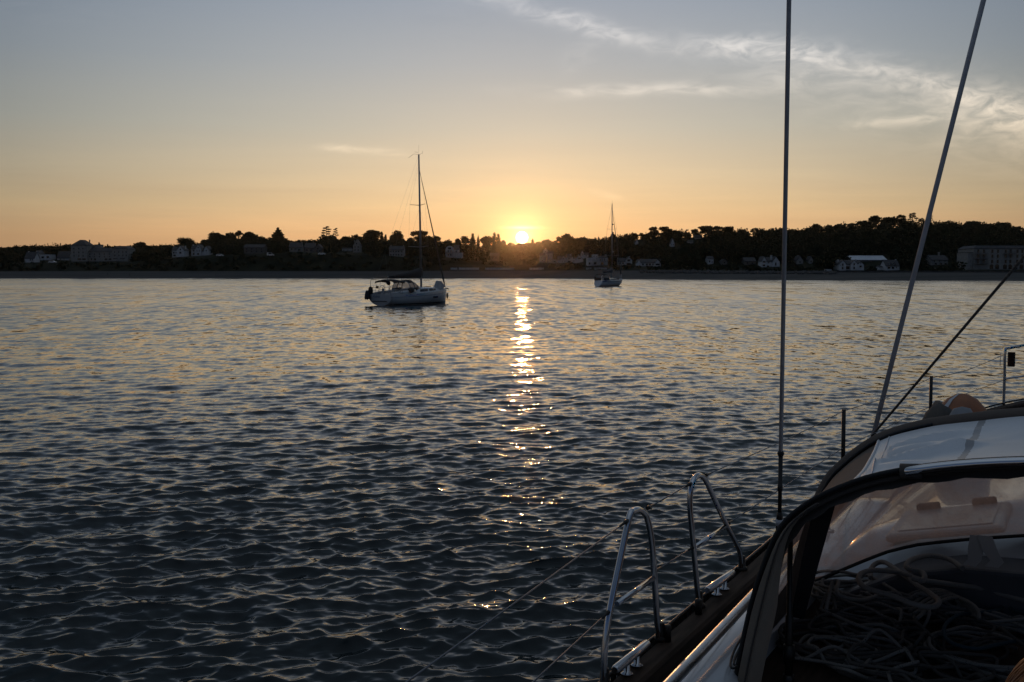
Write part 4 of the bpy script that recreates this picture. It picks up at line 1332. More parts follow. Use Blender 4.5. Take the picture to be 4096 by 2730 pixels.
def moored_yacht_a():
    hd = math.atan2(0.826, 0.563)
    root = empty('sailing_yacht', (-12.65, 95.2, 0), hd, 'white moored sailing yacht with solar panel and dark bimini left of the sun', 'sailing yacht')
    L = 10.35
    sheer = lambda f: 1.10 + 0.40 * max(0, (f - 0.15) / 0.85) ** 1.6
    rings = hull_rings(L, 1.72, 1.42, sheer, 0.18, 0.18, 0.42)
    hull_parts(root, rings, M_GEL, M_DECKW, (-0.30, -0.27, True, M_NAVY), (0.07, 0.17, False, M_BLACK))
    # transom details
    MB().box((-0.06, -0.05, 0.42), (0.06, 1.9, 0.07)).build('swim_step_gap', M_BLACK, root)
    # name on the transom
    cu = bpy.data.curves.new('yacht_name', 'FONT')
    cu.body = 'Kalina'
    cu.size = 0.34
    cu.align_x = 'CENTER'
    cu.extrude = 0.003
    cu.shear = 0.25
    to = bpy.data.objects.new('yacht_name_curve', cu)
    COL.objects.link(to)
    dg = bpy.context.evaluated_depsgraph_get()
    me = bpy.data.meshes.new_from_object(to.evaluated_get(dg))
    bpy.data.objects.remove(to)
    me.materials.clear()
    me.materials.append(mat('blue_lettering', (0.05, 0.08, 0.16), 0.5))
    o = bpy.data.objects.new('name_lettering', me)
    COL.objects.link(o)
    o.parent = root
    o.matrix_local = Matrix.Translation((-0.14, 0.25, 0.78)) @ Matrix(((0, 0, -1, 0), (-1, 0, 0, 0), (0, 1, 0, 0), (0, 0, 0, 1)))
    # cabin
    cab = [(4.0, 1.15, 0.36), (4.5, 1.18, 0.46), (5.6, 1.15, 0.47), (6.8, 1.02, 0.42), (7.8, 0.8, 0.30), (8.7, 0.45, 0.06)]
    R_ = []
    for x, hw, h in cab:
        z = sheer(x / L)
        R_.append([Vector((x, -hw, z - 0.03)), Vector((x, -hw * 0.9, z + h * 0.8)), Vector((x, -hw * 0.6, z + h)), Vector((x, 0, z + h * 1.08)), Vector((x, hw * 0.6, z + h)), Vector((x, hw * 0.9, z + h * 0.8)), Vector((x, hw, z - 0.03))])
    cabin = MB().loft(R_, False, True).build('coachroof', M_GEL, root)
    for x0, x1 in ((4.75, 6.05), (6.25, 7.6)):
        for sg in (-1, 1):
            A = []
            for x in np.linspace(x0, x1, 5):
                hw = float(np.interp(x, [c[0] for c in cab], [c[1] for c in cab]))
                h = float(np.interp(x, [c[0] for c in cab], [c[2] for c in cab]))
                z = sheer(x / L)
                A.append([Vector((x, sg * (hw * 0.975 + 0.012), z + h * 0.18)), Vector((x, sg * (hw * 0.915 + 0.012), z + h * 0.70))])
            MB().loft(A, False).build('window', M_PORT, cabin)
    MB().box((7.2, 0, sheer(0.7) + 0.44), (0.55, 0.55, 0.05)).build('deck_hatch', M_PORT, cabin)
    MB().box((6.5, -1.66, 0.72), (0.75, 0.03, 0.13)).build('hull_window', M_PORT, root)
    # cockpit coaming, wheel, seats
    for sg in (-1, 1):
        MB().loft([[Vector((x, sg * a, sheer(x / L))), Vector((x, sg * a * 0.97, sheer(x / L) + h)), Vector((x, sg * a * 0.84, sheer(x / L) + h)), Vector((x, sg * a * 0.80, sheer(x / L))) ] for x, a, h in ((0.25, 1.25, 0.10), (1.2, 1.3, 0.24), (2.6, 1.28, 0.32), (4.0, 1.22, 0.36))], True, True).build('cockpit_coaming', M_GEL, root)
        wr = [(1.15 + 0.05 * math.cos(a), sg * 0.62 + 0.40 * math.cos(a), 1.52 + 0.40 * math.sin(a)) for a in [2 * math.pi * i / 20 for i in range(20)]]
        w = MB().tube(wr, 0.022, 5, True)
        for i in range(0, 20, 4):
            w.tube([wr[i], (1.15, sg * 0.62, 1.52)], 0.012, 4)
        wo = w.build('steering_wheel', M_STEEL, root)
        MB().loft([[(1.28 - 0.1, sg * 0.62 - 0.13, 1.0), (1.28 + 0.12, sg * 0.62 - 0.13, 1.0), (1.28 + 0.12, sg * 0.62 + 0.13, 1.0), (1.28 - 0.1, sg * 0.62 + 0.13, 1.0)], [(1.24 - 0.07, sg * 0.62 - 0.09, 1.62), (1.24 + 0.08, sg * 0.62 - 0.09, 1.62), (1.24 + 0.08, sg * 0.62 + 0.09, 1.62), (1.24 - 0.07, sg * 0.62 + 0.09, 1.62)]], True, True, False).build('wheel_pedestal', M_GEL, root, bevel=0.02)
    # sprayhood with panes
    sp_ = [arch(3.2, 1.18, 1.36, 2.34, 17, lean=0.02), arch(3.9, 1.15, 1.40, 2.44, 17), arch(4.55, 1.06, 1.48, 2.26, 17, lean=-0.2)]
    cv_ = MB()
    panes = []
    for a_, b_ in ((0, 1), (1, 2)):
        cols = [[p.lerp(q, k) for p, q in zip(sp_[a_], sp_[b_])] for k in (0, 0.10, 0.90, 1.0)]
        thicken(cv_, [c[4:-4] for c in cols], 0.02)
        for sl in (slice(0, 5), slice(-5, None)):
            for i in (0, 2):
                thicken(cv_, [cols[i][sl], cols[i + 1][sl]], 0.01)
            low = slice(0, 2) if sl.start == 0 else slice(-2, None)
            thicken(cv_, [cols[1][low], cols[2][low]], 0.01)
            mid_ = slice(1, 5) if sl.start == 0 else slice(-5, -1)
            panes.append([cols[1][mid_], cols[2][mid_]])
    ho = cv_.build('sprayhood', M_CANVAS, root)
    for pn in panes:
        MB().loft(pn, False).build('side_window', M_VINYL, ho)
    fr = [arch(4.5, 1.06, 1.5, 2.22, lean=-0.2), arch(5.15, 0.95, 1.55, 1.66, lean=0)]
    MB().loft([[p for p in r] for r in fr], False).build('front_window', M_VINYL, ho)
    for a in sp_:
        MB().tube(a, 0.022, 6).build('sprayhood_hoop', M_STEEL if a is sp_[0] else M_CANVAS, ho)
    # bimini
    bm_ = [arch(0.7, 1.18, 2.18, 2.42, 11, 0, 2.6), arch(1.5, 1.2, 2.28, 2.52, 11, 0, 2.6), arch(2.4, 1.18, 2.2, 2.38, 11, 0, 2.6)]
    bi = thicken(MB(), bm_, 0.04).build('bimini', M_CANVAS, root)
    for sg in (-1, 1):
        MB().tube([(1.5, sg * 1.28, 1.2), (0.75, sg * 1.18, 2.2)], 0.016, 5).tube([(1.5, sg * 1.28, 1.2), (1.5, sg * 1.2, 2.3)], 0.016, 5).tube([(1.5, sg * 1.28, 1.2), (2.35, sg * 1.18, 2.22)], 0.016, 5).build('bimini_leg', M_STEEL, bi)
    # stern arch and solar panel
    MB().tube([(0.15, -1.25, 1.1), (0.1, -1.2, 2.3), (0.0, -0.95, 2.62), (0.0, 0.95, 2.62), (0.1, 1.2, 2.3), (0.15, 1.25, 1.1)], 0.022, 6).build('stern_arch', M_STEEL, root)
    MB().box((0.2, -0.3, 2.70), (0.75, 1.7, 0.04)).build('solar_panel', M_SOLAR, root)
    # pushpit, pulpit, lifelines
    push = MB()
    for z in (1.42, 1.72):
        push.tube([(1.6, -1.55, z), (0.25, -1.38, z), (0.12, -1.2, z), (0.12, -0.55, z)], 0.014, 5)
        push.tube([(1.6, 1.55, z), (0.25, 1.38, z), (0.12, 1.2, z), (0.12, 0.55, z)], 0.014, 5)
    for x, y in ((1.6, 1.55), (0.2, 1.3), (0.12, 0.55)):
        for sg in (-1, 1):
            push.tube([(x, sg * y, 1.1), (x, sg * y, 1.72)], 0.014, 5)
    push.build('pushpit', M_STEEL, root)
    pul = MB().tube([(9.0, -0.72, 1.4), (9.1, -0.70, 2.0), (10.2, -0.18, 2.08), (10.2, 0.18, 2.08), (9.1, 0.70, 2.0), (9.0, 0.72, 1.4)], 0.014, 5)
    for sg in (-1, 1):
        pul.tube([(9.9, sg * 0.25, 1.46), (10.0, sg * 0.28, 2.06)], 0.014, 5)
    pul.build('pulpit', M_STEEL, root)
    for sg in (-1, 1):
        xs_ = (3.2, 4.8, 6.3, 7.7)
        pts = [(1.6, sg * 1.55, 1.72)]
        for x in xs_:
            y = float(np.interp(x, [r[-1].x for r in rings], [r[-1].y for r in rings])) * 0.96
            MB().tube([(x, sg * y, sheer(x / L)), (x, sg * y, sheer(x / L) + 0.62)], 0.014, 5).build('stanchion', M_STEEL, root)
            pts.append((x, sg * y, sheer(x / L) + 0.61))
        pts.append((9.1, sg * 0.7, 2.0))
        MB().tube(pts, 0.005, 4).build('lifeline', M_WIRE, root)
    # mast and rig
    mt = Vector((6.02, 0, 14.85))
    mb_ = Vector((6.28, 0, 1.5))
    mast = MB().tube([mb_, mb_.lerp(mt, 0.5), mt], [0.105, 0.10, 0.075], 8).build('mast', M_ALU, root)
    MB().tube([mt, mt + Vector((0, 0, 0.95))], 0.008, 4).build('antenna', M_BLACK, mast)
    MB().tube([mt, mt + Vector((-0.35, 0.35, 0.05)), mt + Vector((-0.7, 0.75, -0.35))], 0.012, 4).tube([mt, mt + Vector((0.25, -0.25, 0.12)), mt + Vector((0.28, -0.28, 0.35))], 0.012, 4).tube([mt + Vector((-0.1, 0, 0.2)), mt + Vector((-0.3, 0.3, 0.25))], 0.012, 4).build('wind_vane', M_BLACK, mast)
    spz = (5.7, 9.85)
    tips = {}
    for z, hw in zip(spz, (1.28, 0.98)):
        k = (z - mb_.z) / (mt.z - mb_.z)
        c = mb_.lerp(mt, k)
        for sg in (-1, 1):
            tip = c + Vector((-0.35, sg * hw, 0.08))
            tips[(z, sg)] = tip
            MB().tube([c, tip], [0.032, 0.02], 6).build('spreader', M_ALU, mast)
    for sg in (-1, 1):
        base = Vector((5.95, sg * 1.6, 1.15))
        MB().tube([base, tips[(5.7, sg)], tips[(9.85, sg)], mb_.lerp(mt, 0.93)], 0.006, 4).build('shroud', M_WIRE, root)
        MB().tube([base + Vector((0.05, 0, 0)), mb_.lerp(mt, (5.5 - 1.5) / 13.3)], 0.006, 4).build('shroud', M_WIRE, root)
        MB().tube([tips[(5.7, sg)], mb_.lerp(mt, (9.7 - 1.5) / 13.3)], 0.005, 4).build('shroud', M_WIRE, root)
    MB().tube([mt, Vector((0.9, 0, 5.2))], 0.006, 4).tube([Vector((0.9, 0, 5.2)), (0.1, 1.1, 1.2)], 0.006, 4).tube([Vector((0.9, 0, 5.2)), (0.1, -1.1, 1.2)], 0.006, 4).build('backstay', M_WIRE, root)
    MB().tube([mb_.lerp(mt, 0.96), (1.5, 0.2, 3.1)], 0.005, 4).build('topping_lift', M_WIRE, root)
    fs0, fs1 = Vector((10.15, 0, 1.62)), mb_.lerp(mt, 0.90)
    MB().tube([fs0, fs0.lerp(fs1, 0.06), fs0.lerp(fs1, 0.35), fs0.lerp(fs1, 0.7), fs1], [0.03, 0.085, 0.07, 0.045, 0.015], 7).build('furled_genoa', M_SAILW, root)
    MB().tube([fs0, fs1], 0.008, 4).build('forestay', M_WIRE, root)
    bo = MB().tube([(6.2, 0, 2.62), (1.35, 0.1, 2.72)], 0.085, 8).build('boom', M_ALU, root)
    cv = MB()
    R_ = []
    for x, zb, zt_, hw in ((6.45, 2.55, 3.75, 0.10), (6.1, 2.55, 3.66, 0.19), (5.0, 2.58, 3.42, 0.21), (3.5, 2.6, 3.16, 0.19), (2.2, 2.64, 2.98, 0.16), (1.4, 2.66, 2.86, 0.10)):
        R_.append([Vector((x, hw * math.sin(a) * (1.0 if math.cos(a) < 0 else 0.8), (zb + zt_) / 2 - (zt_ - zb) / 2 * math.cos(a) + 0.02 * math.sin(x * 9 + a * 3))) for a in [2 * math.pi * i / 12 for i in range(12)]])
    cv.loft(R_, True, True)
    cv.build('sail_cover', M_COVER, bo)
    MB().tube([(6.2, 0, 1.62), (4.3, 0.04, 2.6)], 0.03, 6).build('boom_vang', M_ALU, root)
    MB().tube([(3.3, 0.05, 2.62), (3.6, 0.1, 1.6)], 0.02, 4).build('mainsheet', M_BLACK, root)
    # stern gear
    mo = MB().lathe([(0.04, -0.05), (0.17, 0.0), (0.24, 0.15), (0.23, 0.42), (0.18, 0.62), (0.06, 0.70)], (0.02, 1.12, 1.12), 10)
    mo.build('outboard_motor', M_BLACK, root, fix=True)
    bg = MB()
    R_ = []
    for z, w_ in ((0.62, 0.30), (0.78, 0.33), (1.0, 0.30), (1.25, 0.24), (1.45, 0.14)):
        R_.append([Vector((-0.22 + w_ * 0.7 * math.cos(a), 1.32 + w_ * math.sin(a), z + (0.08 * math.sin(3 * a) if z < 0.7 else 0))) for a in [2 * math.pi * i / 12 for i in range(12)]])
    bg.loft(R_, True, True).build('stern_bag', M_CANVAS, root)
    MB().lathe([(0.02, -0.06), (0.24, -0.05), (0.27, 0.0), (0.24, 0.05), (0.02, 0.06)], (0.05, -1.1, 2.2), 10, Matrix.Rotation(R(70), 3, 'Y')).build('radar_dome', M_CANVAS, root)
    MB().box((0.9, 1.05, 1.75), (0.08, 0.3, 0.24)).build('chart_plotter', M_BLACK, root, bevel=0.02)
    # fenders and a life raft bag by the shrouds
    MB().lathe([(0.03, -0.3), (0.2, -0.27), (0.30, 0), (0.2, 0.27), (0.03, 0.3)], (3.1, -1.35, 1.46), 10, Matrix.Rotation(R(90), 3, 'X')).build('winch_bag', M_COVER, root)
    # anchor on its roller and the warp down to the water
    MB().tube([(10.2, 0, 1.52), (10.62, 0, 1.50), (10.74, 0, 1.42)], [0.05, 0.06, 0.04], 6).build('anchor_roller', M_BLACK, root)
    MB().loft([[Vector((10.42, -0.03, z)), Vector((10.5, -0.16 * (1 - abs(z - 0.75) / 0.5), z)), Vector((10.54, 0, z)), Vector((10.5, 0.16 * (1 - abs(z - 0.75) / 0.5), z))] for z in (0.45, 0.65, 0.85, 1.05)], True, True).build('anchor', M_BLACK, root)
    MB().tube([(10.62, 0, 1.46), (10.9, 0, -0.2)], 0.012, 4).build('anchor_chain', M_WIRE, root)
    # white folded cover standing on the foredeck
    e = empty('dinghy_cover', root.matrix_basis @ Vector((9.05, -0.05, sheer(0.87) + 0.02)), hd, 'white tent shaped cover standing on the bow of the nearer moored yacht', 'cover')
    poly = [(-0.40, 0.0), (0.40, 0.0), (0.62, 0.34), (0.28, 0.86), (-0.28, 0.90), (-0.52, 0.32)]
    Mx = Matrix.Rotation(R(-50), 3, 'Z')
    MB().prism(poly, -0.3, 0.3, Mx).build('canvas', mat('white_canvas', (0.5, 0.5, 0.5), 0.8, 0, 0.15, 3, 0.3), e, bevel=0.07, seg=2)
    MB().tube([Mx @ Vector((0.28, -0.3, 0.86)), Mx @ Vector((0.75, -0.2, 0.82))], 0.012, 4).build('strap', M_WIRE, e)


def moored_yacht_b():
    root = empty('sailing_yacht', (0.0, 0.0, 0), R(58), 'smaller looking white yacht with dark canopy moored right of the sun', 'sailing yacht')
    D0 = 222.0
    root.location = ((598.5 - 512) / F * D0, D0, 0)
    L = 11.6
    sheer = lambda f: 1.15 + 0.22 * (1 - f) ** 2 + 0.55 * f ** 2.2
    rings = hull_rings(L, 1.75, 0.95, sheer, -0.9, 1.3, 0.45, full=0.5)
    hull_parts(root, rings, M_GEL, M_DECKW, (-0.34, -0.20, True, M_NAVY), (0.05, 0.16, False, M_NAVY))
    cabin = MB().loft([[Vector((x, -hw, sheer(x / L) - 0.03)), Vector((x, -hw * 0.92, sheer(x / L) + h * 0.9)), Vector((x, 0, sheer(x / L) + h * 1.1)), Vector((x, hw * 0.92, sheer(x / L) + h * 0.9)), Vector((x, hw, sheer(x / L) - 0.03))] for x, hw, h in ((3.6, 1.15, 0.5), (5.0, 1.15, 0.52), (7.0, 0.95, 0.45), (8.3, 0.6, 0.36))], False, True, False).build('coachroof', M_GEL, root)
    for x in (4.4, 5.3, 6.2, 7.1):
        for sg in (-1, 1):
            hw = float(np.interp(x, [3.6, 5, 7, 8.3], [1.15, 1.15, 0.95, 0.6]))
            MB().box((x, sg * hw * 0.985, sheer(x / L) + 0.24), (0.6, 0.05, 0.2)).build('window', M_PORT, cabin)
    cn = thicken(MB(), [arch(0.5, 1.1, 2.5, 2.72, 9), arch(1.6, 1.12, 2.6, 2.85, 9), arch(2.6, 1.1, 2.55, 2.75, 9)], 0.05).build('bimini', M_CANVAS, root)
    for x in (0.5, 1.6, 2.6):
        for sg in (-1, 1):
            MB().tube([(1.6, sg * 1.15, 1.4), (x, sg * 1.1, 2.6)], 0.025, 5).build('bimini_leg', M_STEEL, cn)
    sp_ = [arch(3.0, 1.1, 1.6, 2.65, lean=0.0), arch(3.9, 1.05, 1.65, 2.6, lean=-0.15)]
    ho = thicken(MB(), [r[4:-4] for r in sp_], 0.03).build('sprayhood', M_CANVAS, root)
    for sl in (slice(0, 5), slice(-5, None)):
        MB().loft([sp_[0][sl], sp_[1][sl]], False).build('side_window', M_VINYL, ho)
    for a in sp_:
        MB().tube(a, 0.03, 5).build('sprayhood_hoop', M_CANVAS, ho)
    for sg in (-1, 1):
        MB().box((1.9, sg * 1.0, 1.65), (2.4, 0.10, 0.55)).build('cockpit_dodger', M_CANVAS, root, bevel=0.03)
    mb_, mt = Vector((6.6, 0, 1.7)), Vector((6.45, 0, 18.6))
    mast = MB().tube([mb_, mb_.lerp(mt, 0.5), mt], [0.14, 0.13, 0.09], 8).build('mast', M_ALU, root)
    MB().tube([mt, mt + Vector((0, 0, 0.8))], 0.015, 4).tube([mt, mt + Vector((0.3, 0.3, 0.15))], 0.015, 4).tube([mt, mt + Vector((-0.3, -0.3, 0.15))], 0.015, 4).build('wind_vane', M_BLACK, mast)
    MB().lathe([(0.03, -0.14), (0.2, -0.1), (0.2, 0.1), (0.03, 0.14)], (6.85, 0, 14.0), 8).build('radar_reflector', M_BLACK, mast)
    MB().lathe([(0.03, -0.10), (0.24, -0.1), (0.26, 0.1), (0.03, 0.14)], (7.0, 0, 7.8), 10).build('radar_dome', M_GEL, mast)
    tips = {}
    for z, hw in ((6.9, 1.75), (12.9, 1.25)):
        c = mb_.lerp(mt, (z - 1.7) / 16.9)
        for sg in (-1, 1):
            tips[(z, sg)] = c + Vector((-0.1, sg * hw, 0.06))
            MB().tube([c, tips[(z, sg)]], 0.03, 5).build('spreader', M_ALU, mast)
    for sg in (-1, 1):
        MB().tube([(6.4, sg * 1.7, 1.3), tips[(6.9, sg)], tips[(12.9, sg)], mb_.lerp(mt, 0.97)], 0.012, 4).build('shroud', M_WIRE, root)
    f0, f1 = Vector((11.4, 0, 1.9)), mb_.lerp(mt, 0.95)
    MB().tube([f0, f0.lerp(f1, 0.08), f0.lerp(f1, 0.6), f1], [0.05, 0.12, 0.08, 0.02], 6).build('furled_genoa', M_SAILW, root)
    MB().tube([mt, (0.2, 0, 1.5)], 0.012, 4).build('backstay', M_WIRE, root)
    bo = MB().tube([(6.5, 0, 3.2), (1.9, 0, 3.1)], 0.10, 7).build('boom', M_ALU, root)
    R_ = []
    for x, zb, zt_, hw in ((6.95, 3.1, 4.0, 0.12), (6.5, 3.0, 4.3, 0.34), (5.6, 3.0, 3.85, 0.30), (4.0, 3.02, 3.62, 0.26), (2.0, 3.0, 3.36, 0.16)):
        R_.append([Vector((x, hw * math.sin(a), (zb + zt_) / 2 - (zt_ - zb) / 2 * math.cos(a))) for a in [2 * math.pi * i / 10 for i in range(10)]])
    MB().loft(R_, True, True).build('sail_cover', M_NAVY, bo)
    pul = MB()
    for z in (0.5, 0.95):
        pul.tube([(9.2, -0.95, sheer(0.8) + z), (11.3, -0.2, sheer(1) + z), (11.3, 0.2, sheer(1) + z), (9.2, 0.95, sheer(0.8) + z)], 0.02, 5)
    for x, y in ((9.2, 0.95), (10.4, 0.55), (11.3, 0.2)):
        for sg in (-1, 1):
            pul.tube([(x, sg * y, sheer(x / L)), (x, sg * y, sheer(x / L) + 0.95)], 0.02, 5)
    pul.build('pulpit', M_STEEL, root)
    for sg in (-1, 1):
        pts = [(0.6, sg * 1.15, 2.1)]
        for x in (2.4, 4.2, 6.0, 7.8):
            y = float(np.interp(x, [r[-1].x for r in rings], [r[-1].y for r in rings])) * 0.96
            MB().tube([(x, sg * y, sheer(x / L)), (x, sg * y, sheer(x / L) + 0.7)], 0.018, 5).build('stanchion', M_STEEL, root)
            pts.append((x, sg * y, sheer(x / L) + 0.69))
        MB().tube(pts + [(9.2, sg * 0.95, sheer(0.8) + 0.95)], 0.012, 4).build('lifeline', M_WIRE, root)
    MB().tube([(0.15, -1.0, 1.35), (0.0, -0.95, 2.1), (0.0, 0.95, 2.1), (0.15, 1.0, 1.35)], 0.02, 5).build('pushpit', M_STEEL, root)
    MB().box((-0.1, 0.75, 1.8), (0.35, 0.5, 0.9)).build('stern_bag', M_COVER, root, bevel=0.1)
    MB().tube([(10.9, -0.25, 1.8), (10.9, -0.25, 5.0)], 0.035, 5).build('bow_pole', M_BLACK, root)
    MB().tube([(11.5, 0, 1.7), (11.9, 0, -0.2)], 0.02, 4).build('anchor_chain', M_WIRE, root)
    # foredeck gear: an upturned dinghy
    e = empty('dinghy', root.matrix_basis @ Vector((8.7, 0.0, sheer(0.75) + 0.05)), R(58), 'dark upturned dinghy lashed on the foredeck of the farther yacht', 'dinghy')
    MB().loft([[Vector((x, w_ * math.cos(a), h * math.sin(a))) for a in [math.pi * i / 8 for i in range(9)]] for x, w_, h in ((-1.2, 0.5, 0.3), (-0.9, 0.65, 0.48), (0.2, 0.65, 0.5), (0.9, 0.4, 0.4), (1.25, 0.08, 0.2))], True, True).build('hull', M_CANVAS, e)
    MB().tube([(-1.15, 0.62, 0.03), (0.2, 0.67, 0.03), (1.2, 0.1, 0.03), (1.2, -0.1, 0.03), (0.2, -0.67, 0.03), (-1.15, -0.62, 0.03)], 0.04, 6).build('gunwale', M_COVER, e)


moored_yacht_a()
moored_yacht_b()


# tiny figures walking on the beach
def beach_walker(u, d, label, shirt, face, stride):
    D = shore(u) + d
    x, y = (u - 512) * D / F, D
    z = ground_z(u, d)
    root = empty('person', (x, y, z), face, label, 'person', 'people walking on the far beach')
    me = bpy.data.meshes.new('body')
    s = stride
    P = [((0, 0, 0.95), 0.13), ((0, 0, 1.18), 0.12), ((0, 0, 1.42), 0.14), ((0, 0, 1.52), 0.06), ((0.02, 0, 1.66), 0.10),
         ((0, 0.09, 0.90), 0.09), ((s, 0.10, 0.48), 0.06), ((s * 0.7, 0.10, 0.06), 0.045), ((s * 0.7 + 0.14, 0.10, 0.04), 0.04),
         ((0, -0.09, 0.90), 0.09), ((-s * 0.3, -0.10, 0.48), 0.06), ((-s, -0.10, 0.06), 0.045), ((-s + 0.14, -0.10, 0.04), 0.04),
         ((0, 0.19, 1.40), 0.055), ((-s * 0.4, 0.24, 1.12), 0.042), ((-s * 0.2, 0.25, 0.88), 0.035),
         ((0, -0.19, 1.40), 0.055), ((s * 0.4, -0.24, 1.12), 0.042), ((s * 0.7, -0.25, 0.90), 0.035)]
    E = [(0, 1), (1, 2), (2, 3), (3, 4), (0, 5), (5, 6), (6, 7), (7, 8), (0, 9), (9, 10), (10, 11), (11, 12), (2, 13), (13, 14), (14, 15), (2, 16), (16, 17), (17, 18)]
    me.from_pydata([p[0] for p in P], E, [])
    o = bpy.data.objects.new('body', me)
    COL.objects.link(o)
    o.parent = root
    o.modifiers.new('skin', 'SKIN')
    for i, p in enumerate(P):
        me.skin_vertices[0].data[i].radius = (p[1], p[1])
    me.skin_vertices[0].data[0].use_root = True
    sb = o.modifiers.new('sub', 'SUBSURF')
    sb.levels = sb.render_levels = 1
    me.materials.append(mat('far_clothes_' + shirt, {'dark': (0.02, 0.02, 0.025), 'grey': (0.06, 0.06, 0.06)}[shirt], 0.9))


beach_walker(108.5, 22, 'distant walker on the beach below the hotel, left one of two', 'dark', R(10), 0.16)
beach_walker(130.6, 16, 'distant walker on the beach right of the hotel, nearer the water', 'dark', R(170), 0.2)
beach_walker(216.3, 18, 'distant lone walker on the beach below the two gable villa', 'grey', R(20), 0.18)
# ------------------------------------------------------------------ the yacht the camera stands on
YR = R(60)                       # bow points 30 degrees right of the view
Y_ROT = Matrix.Rotation(YR, 4, 'Z')
cy_, sy_ = 0.5, 0.8660254


def Q(px, py, s=None, y=None, z=None):
    """yacht coordinates (forward, port, up) of a sight line at a known plane of the boat"""
    u, v = px * 1024 / 2353, py * 1024 / 2353
    B = (341 - v) / F
    d = ((u - 512) / F, cp + B * sp, B * cp - sp)
    fx, fy, fz = d[0] * cy_ + d[1] * sy_, -d[0] * sy_ + d[1] * cy_, d[2]
    t = s / fx if s is not None else y / fy if y is not None else (z - H) / fz
    return Vector((fx * t, fy * t, H + fz * t))


def smooth_path(pts, n=8, closed=False):
    """Catmull-Rom through the points"""
    P = [Vector(p) for p in pts]
    m = len(P)
    out = []
    for i in range(m if closed else m - 1):
        p0 = P[(i - 1) % m] if closed or i > 0 else P[0] * 2 - P[1]
        p1, p2 = P[i], P[(i + 1) % m]
        p3 = P[(i + 2) % m] if closed or i < m - 2 else P[-1] * 2 - P[-2]
        for k in range(n):
            t = k / n
            out.append(0.5 * ((2 * p1) + (p2 - p0) * t + (2 * p0 - 5 * p1 + 4 * p2 - p3) * t * t + (3 * p1 - p0 - 3 * p2 + p3) * t ** 3))
    if not closed:
        out.append(P[-1])
    return out


def fabric(name, col, trans=0.3, rough=0.85, wrinkle=0.4, scale=3.0, stripe=False):
    m = bpy.data.materials.new(name)
    m.use_nodes = True
    m.node_tree.nodes.clear()
    t = NT(m.node_tree)
    p = t.node('ShaderNodeBsdfPrincipled')
    p.inputs['Roughness'].default_value = rough
    tl = t.node('ShaderNodeBsdfTranslucent')
    tc = t.node('ShaderNodeTexCoord').outputs['Object']
    nz = t.noise(tc, scale, 4.0, 0.55, 0.6)
    wv = t.noise(tc, 260.0, 2.0, 0.5)
    c = t.mix(t.mr(nz, 0.3, 0.75, 0.0, 0.35), col, tuple(k * 0.72 for k in col))
    c = t.mix(t.mr(wv, 0.3, 0.7, 0.0, 0.22), c, tuple(k * 0.6 for k in col))
    if stripe:                 # a worn dark diagonal stain where a strap crossed the cloth
        X, Y, Z = t.xyz(tc)
        ed = t.m('MULTIPLY', t.m('SUBTRACT', t.noise(tc, 26.0, 3.0, 0.6), 0.5), 0.022)
        dl = t.m('ABSOLUTE', t.m('ADD', t.m('SUBTRACT', Y, t.m('MULTIPLY_ADD', X, 0.004, 0.388)), ed))
        wd_ = t.m('MULTIPLY_ADD', t.noise(tc, 5.0, 2.0, 0.5), 0.01, 0.009)
        c = t.mix(t.m('MULTIPLY', t.m('LESS_THAN', dl, wd_), 0.62), c, (0.10, 0.085, 0.085))
    t.put(p.inputs['Base Color'], c)
    t.put(tl.inputs[0], c)
    bp = t.node('ShaderNodeBump')
    bp.inputs['Strength'].default_value = wrinkle
    bp.inputs['Distance'].default_value = 0.02
    t.put(bp.inputs['Height'], t.m('ADD', nz, t.m('MULTIPLY', wv, 0.03)))
    t.l.new(bp.outputs[0], p.inputs['Normal'])
    mx = t.node('ShaderNodeMixShader')
    t.put(mx.inputs[0], trans)
    t.l.new(p.outputs[0], mx.inputs[1])
    t.l.new(tl.outputs[0], mx.inputs[2])
    o = t.node('ShaderNodeOutputMaterial')
    t.l.new(mx.outputs[0], o.inputs[0])
    return m


M_TAN = fabric('tan_acrylic_canvas', (0.22, 0.18, 0.15), 0.35)
M_TAN_LIT = fabric('sunlit_tan_canvas', (0.46, 0.38, 0.30), 0.5)  # paler copy of the tan canvas, sunlight put into the colour
M_TAND = fabric('dark_tan_canvas', (0.10, 0.085, 0.072), 0.12)
M_WCOV = fabric('white_cover_cloth', (0.84, 0.85, 0.87), 0.15, 0.36, 0.25, 2.2, True)
M_TEAK = mat('weathered_teak', (0.062, 0.038, 0.027), 0.75, 0, 0.5, 3.0, 0.3, spec=0.15, stretch=(1.0, 9.0, 9.0), col2=(0.03, 0.02, 0.014), bdist=0.003)
M_GELC = mat('coachroof_gelcoat', (0.55, 0.55, 0.56), 0.22, 0, 0.06, 6.0, coat=0.6)
M_NONSKID = mat('nonskid_deck', (0.30, 0.31, 0.33), 0.8, 0, 0.2, 60.0, 0.4, bdist=0.002)
M_GREYM = mat('dark_grey_moulding', (0.10, 0.105, 0.115), 0.55, 0, 0.2, 5.0)
M_BRONZE = mat('dark_turnbuckle', (0.05, 0.045, 0.04), 0.4, 0.7, 0.3, 20.0)
M_SLEEVE = mat('grey_plastic_sleeve', (0.70, 0.69, 0.71), 0.45, 0, 0.15, 12.0)
M_TAPE = mat('white_tape', (0.55, 0.55, 0.57), 0.5)
M_TUBE = mat('handrail_steel', (0.70, 0.68, 0.67), 0.28, 1.0, 0.15, 14.0, 0.03, bdist=0.001)
M_PINK = vinyl('salty_vinyl', (0.56, 0.37, 0.29), 0.60, 0.3)

